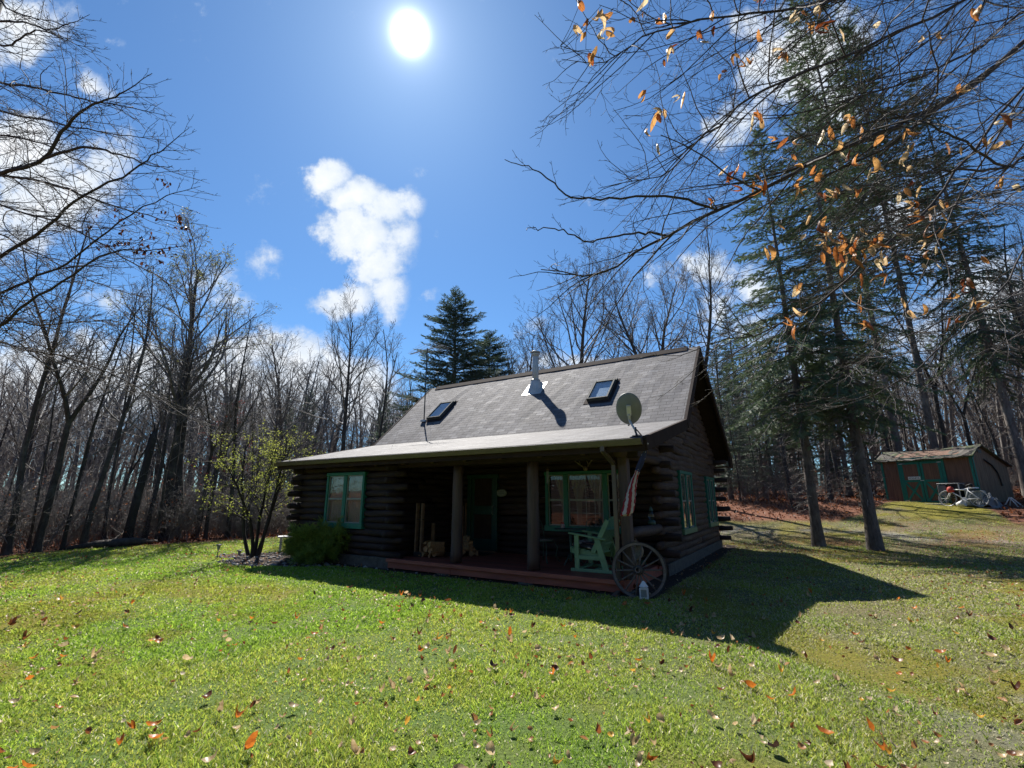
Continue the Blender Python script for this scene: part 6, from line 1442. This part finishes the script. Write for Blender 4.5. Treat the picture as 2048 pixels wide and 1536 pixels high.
blobs = [(655, 352, 52, 42, 0, 1.3), (700, 400, 70, 42, 0, 1.4), (745, 425, 62, 50, -30, 1.3), (800, 415, 38, 40, -30, .75), (705, 475, 82, 46, -15, 1.4), (770, 530, 66, 42, 0, 1.0), (785, 490, 50, 60, 0, 1.05), (705, 600, 58, 36, 10, 1.0), (790, 600, 42, 44, 0, .75),
 (870, 600, 24, 14, 0, .45), (570, 560, 60, 18, -25, .25), (640, 605, 30, 14, 0, .4), (460, 545, 110, 30, 12, .3), (420, 600, 120, 30, 0, .4),
 (60, 780, 380, 110, -2, 1.3), (380, 780, 330, 95, -8, 1.4), (640, 760, 150, 85, -25, 1.3), (720, 790, 90, 80, -25, 1.2), (500, 700, 90, 40, -12, 1.1), (200, 700, 120, 35, 0, .9), (850, 850, 150, 60, 0, .8),
 (90, 390, 190, 90, 30, 1.3), (30, 300, 120, 70, 0, 1.2), (170, 160, 70, 26, -30, .75), (60, 50, 110, 60, 20, .9), (230, 100, 26, 16, -20, .5), (200, 600, 120, 24, 10, .3),
 (1590, 130, 130, 80, 40, 1.3), (1480, 230, 70, 40, 30, .8), (1650, 230, 80, 60, 0, 1.0), (1520, 40, 70, 50, 20, .9), (1400, 540, 60, 36, 0, .9), (1340, 560, 40, 30, 0, .6), (1480, 600, 90, 120, 0, .6), (1700, 60, 80, 60, 0, .7),
 (1130, 735, 160, 28, 0, .9), (1060, 650, 40, 14, 20, .35), (1800, 420, 140, 90, 20, .7), (1950, 620, 160, 120, 0, .8), (1700, 760, 250, 90, 0, .8)]
acc = None
for x, y, rx, ry, rot, amp in blobs:
    mp = g.n('Mapping', {'Vector': uvd, 'Location': ((x-1024)/FPX, (768-y)/FPX, 0), 'Rotation': (0, 0, R(rot)), 'Scale': (rx*1.03/FPX, ry*1.03/FPX, 1)}, vector_type='TEXTURE')
    l2 = g.n('VectorMath', {0: mp, 1: mp}, operation='DOT_PRODUCT'); v = g.math('MULTIPLY', g.math('SUBTRACT', 1.25, (l2, 'Value')), amp)
    v = g.math('MAXIMUM', v, -.6); v = v
    acc = v if acc is None else g.math('SMOOTH_MAX', acc, v)
    if acc.operation == 'SMOOTH_MAX': acc.inputs[2].default_value = .25
dn = g.math('ADD', acc, g.math('MULTIPLY', g.math('SUBTRACT', (nz, 'Fac'), .52), 4.6))
cov = g.n('MapRange', {'Value': dn, 1: -.05, 2: 1.15, 3: 0.0, 4: .96}, interpolation_type='SMOOTHSTEP')
fr_ok = g.n('MapRange', {'Value': (df, 'Value'), 1: .15, 2: .3, 3: 0.0, 4: 1.0})
cov = g.math('MULTIPLY', cov, fr_ok)
nz2 = g.n('TexNoise', {'Vector': uvd, 'Scale': 13.0, 'Detail': 6.0, 'Roughness': .55})
ccol = g.ramp(g.math('ADD', g.math('MULTIPLY', dn, .22), g.math('MULTIPLY', (nz2, 'Fac'), .75)), [(.35, (.5, .62, .8)), (.6, (.8, .87, .96)), (.9, (1.05, 1.05, 1.05))])
cl_ = g.n('VectorMath', {0: ccol, 'Scale': 5.3}, operation='SCALE')
# bright air round the sun
ca = g.n('VectorMath', {0: D_, 1: tuple(SUN)}, operation='DOT_PRODUCT'); ang = g.math('MULTIPLY', g.math('ARCCOSINE', g.math('MINIMUM', (ca, 'Value'), .99999)), 57.2958)
def lobe(a0, p, A):
    return g.math('DIVIDE', A, g.math('ADD', 1.0, g.math('POWER', g.math('DIVIDE', ang, a0), p)))
halo = g.math('ADD', lobe(1.35, 6.0, 18.0), g.math('ADD', lobe(2.2, 2.6, 2.3), lobe(9.0, 2.2, .30)))
hc = g.n('VectorMath', {0: (.93, .98, 1.05), 'Scale': halo}, operation='SCALE')
m = g.mix(cov, skc, cl_); m = g.n('VectorMath', {0: (m, 2), 1: hc}, operation='ADD')
bg = g.n('Background', {'Color': m, 'Strength': .10}); nt.links.new(bg.outputs[0], g.out.inputs[0])
# ================================================================= SUN, CAMERA, RENDER
ld = bpy.data.lights.new('sun', 'SUN'); ld.energy = 4.6; ld.angle = R(.55); ld.color = (1, .95, .87)
lo = bpy.data.objects.new('sun', ld); C.objects.link(lo); lo.rotation_euler = Vector(tuple(SUN)).to_track_quat('Z', 'Y').to_euler(); lo.location = (0, 0, 30)
cd = bpy.data.cameras.new('camera'); cam = bpy.data.objects.new('camera', cd); C.objects.link(cam); bpy.context.scene.camera = cam
cd.sensor_fit = 'HORIZONTAL'; cd.sensor_width = 36; cd.lens = 36*FPX/2048; cd.clip_start = .05; cd.clip_end = 3000
cam.location = (0, 0, EYE); cam.rotation_euler = (math.pi/2+PITCH, 0, 0)
sc = bpy.context.scene; sc.view_settings.view_transform = 'Standard'; sc.view_settings.look = 'None'; sc.view_settings.exposure = 1.0; sc.view_settings.gamma = 1
sc.render.engine = 'CYCLES'; cy = sc.cycles; cy.max_bounces = 6; cy.diffuse_bounces = 3; cy.glossy_bounces = 3; cy.transmission_bounces = 4; cy.transparent_max_bounces = 12; cy.caustics_reflective = False; cy.caustics_refractive = False
cy.use_denoising = True; cy.use_adaptive_sampling = True; cy.adaptive_threshold = .02; cy.sample_clamp_indirect = 6
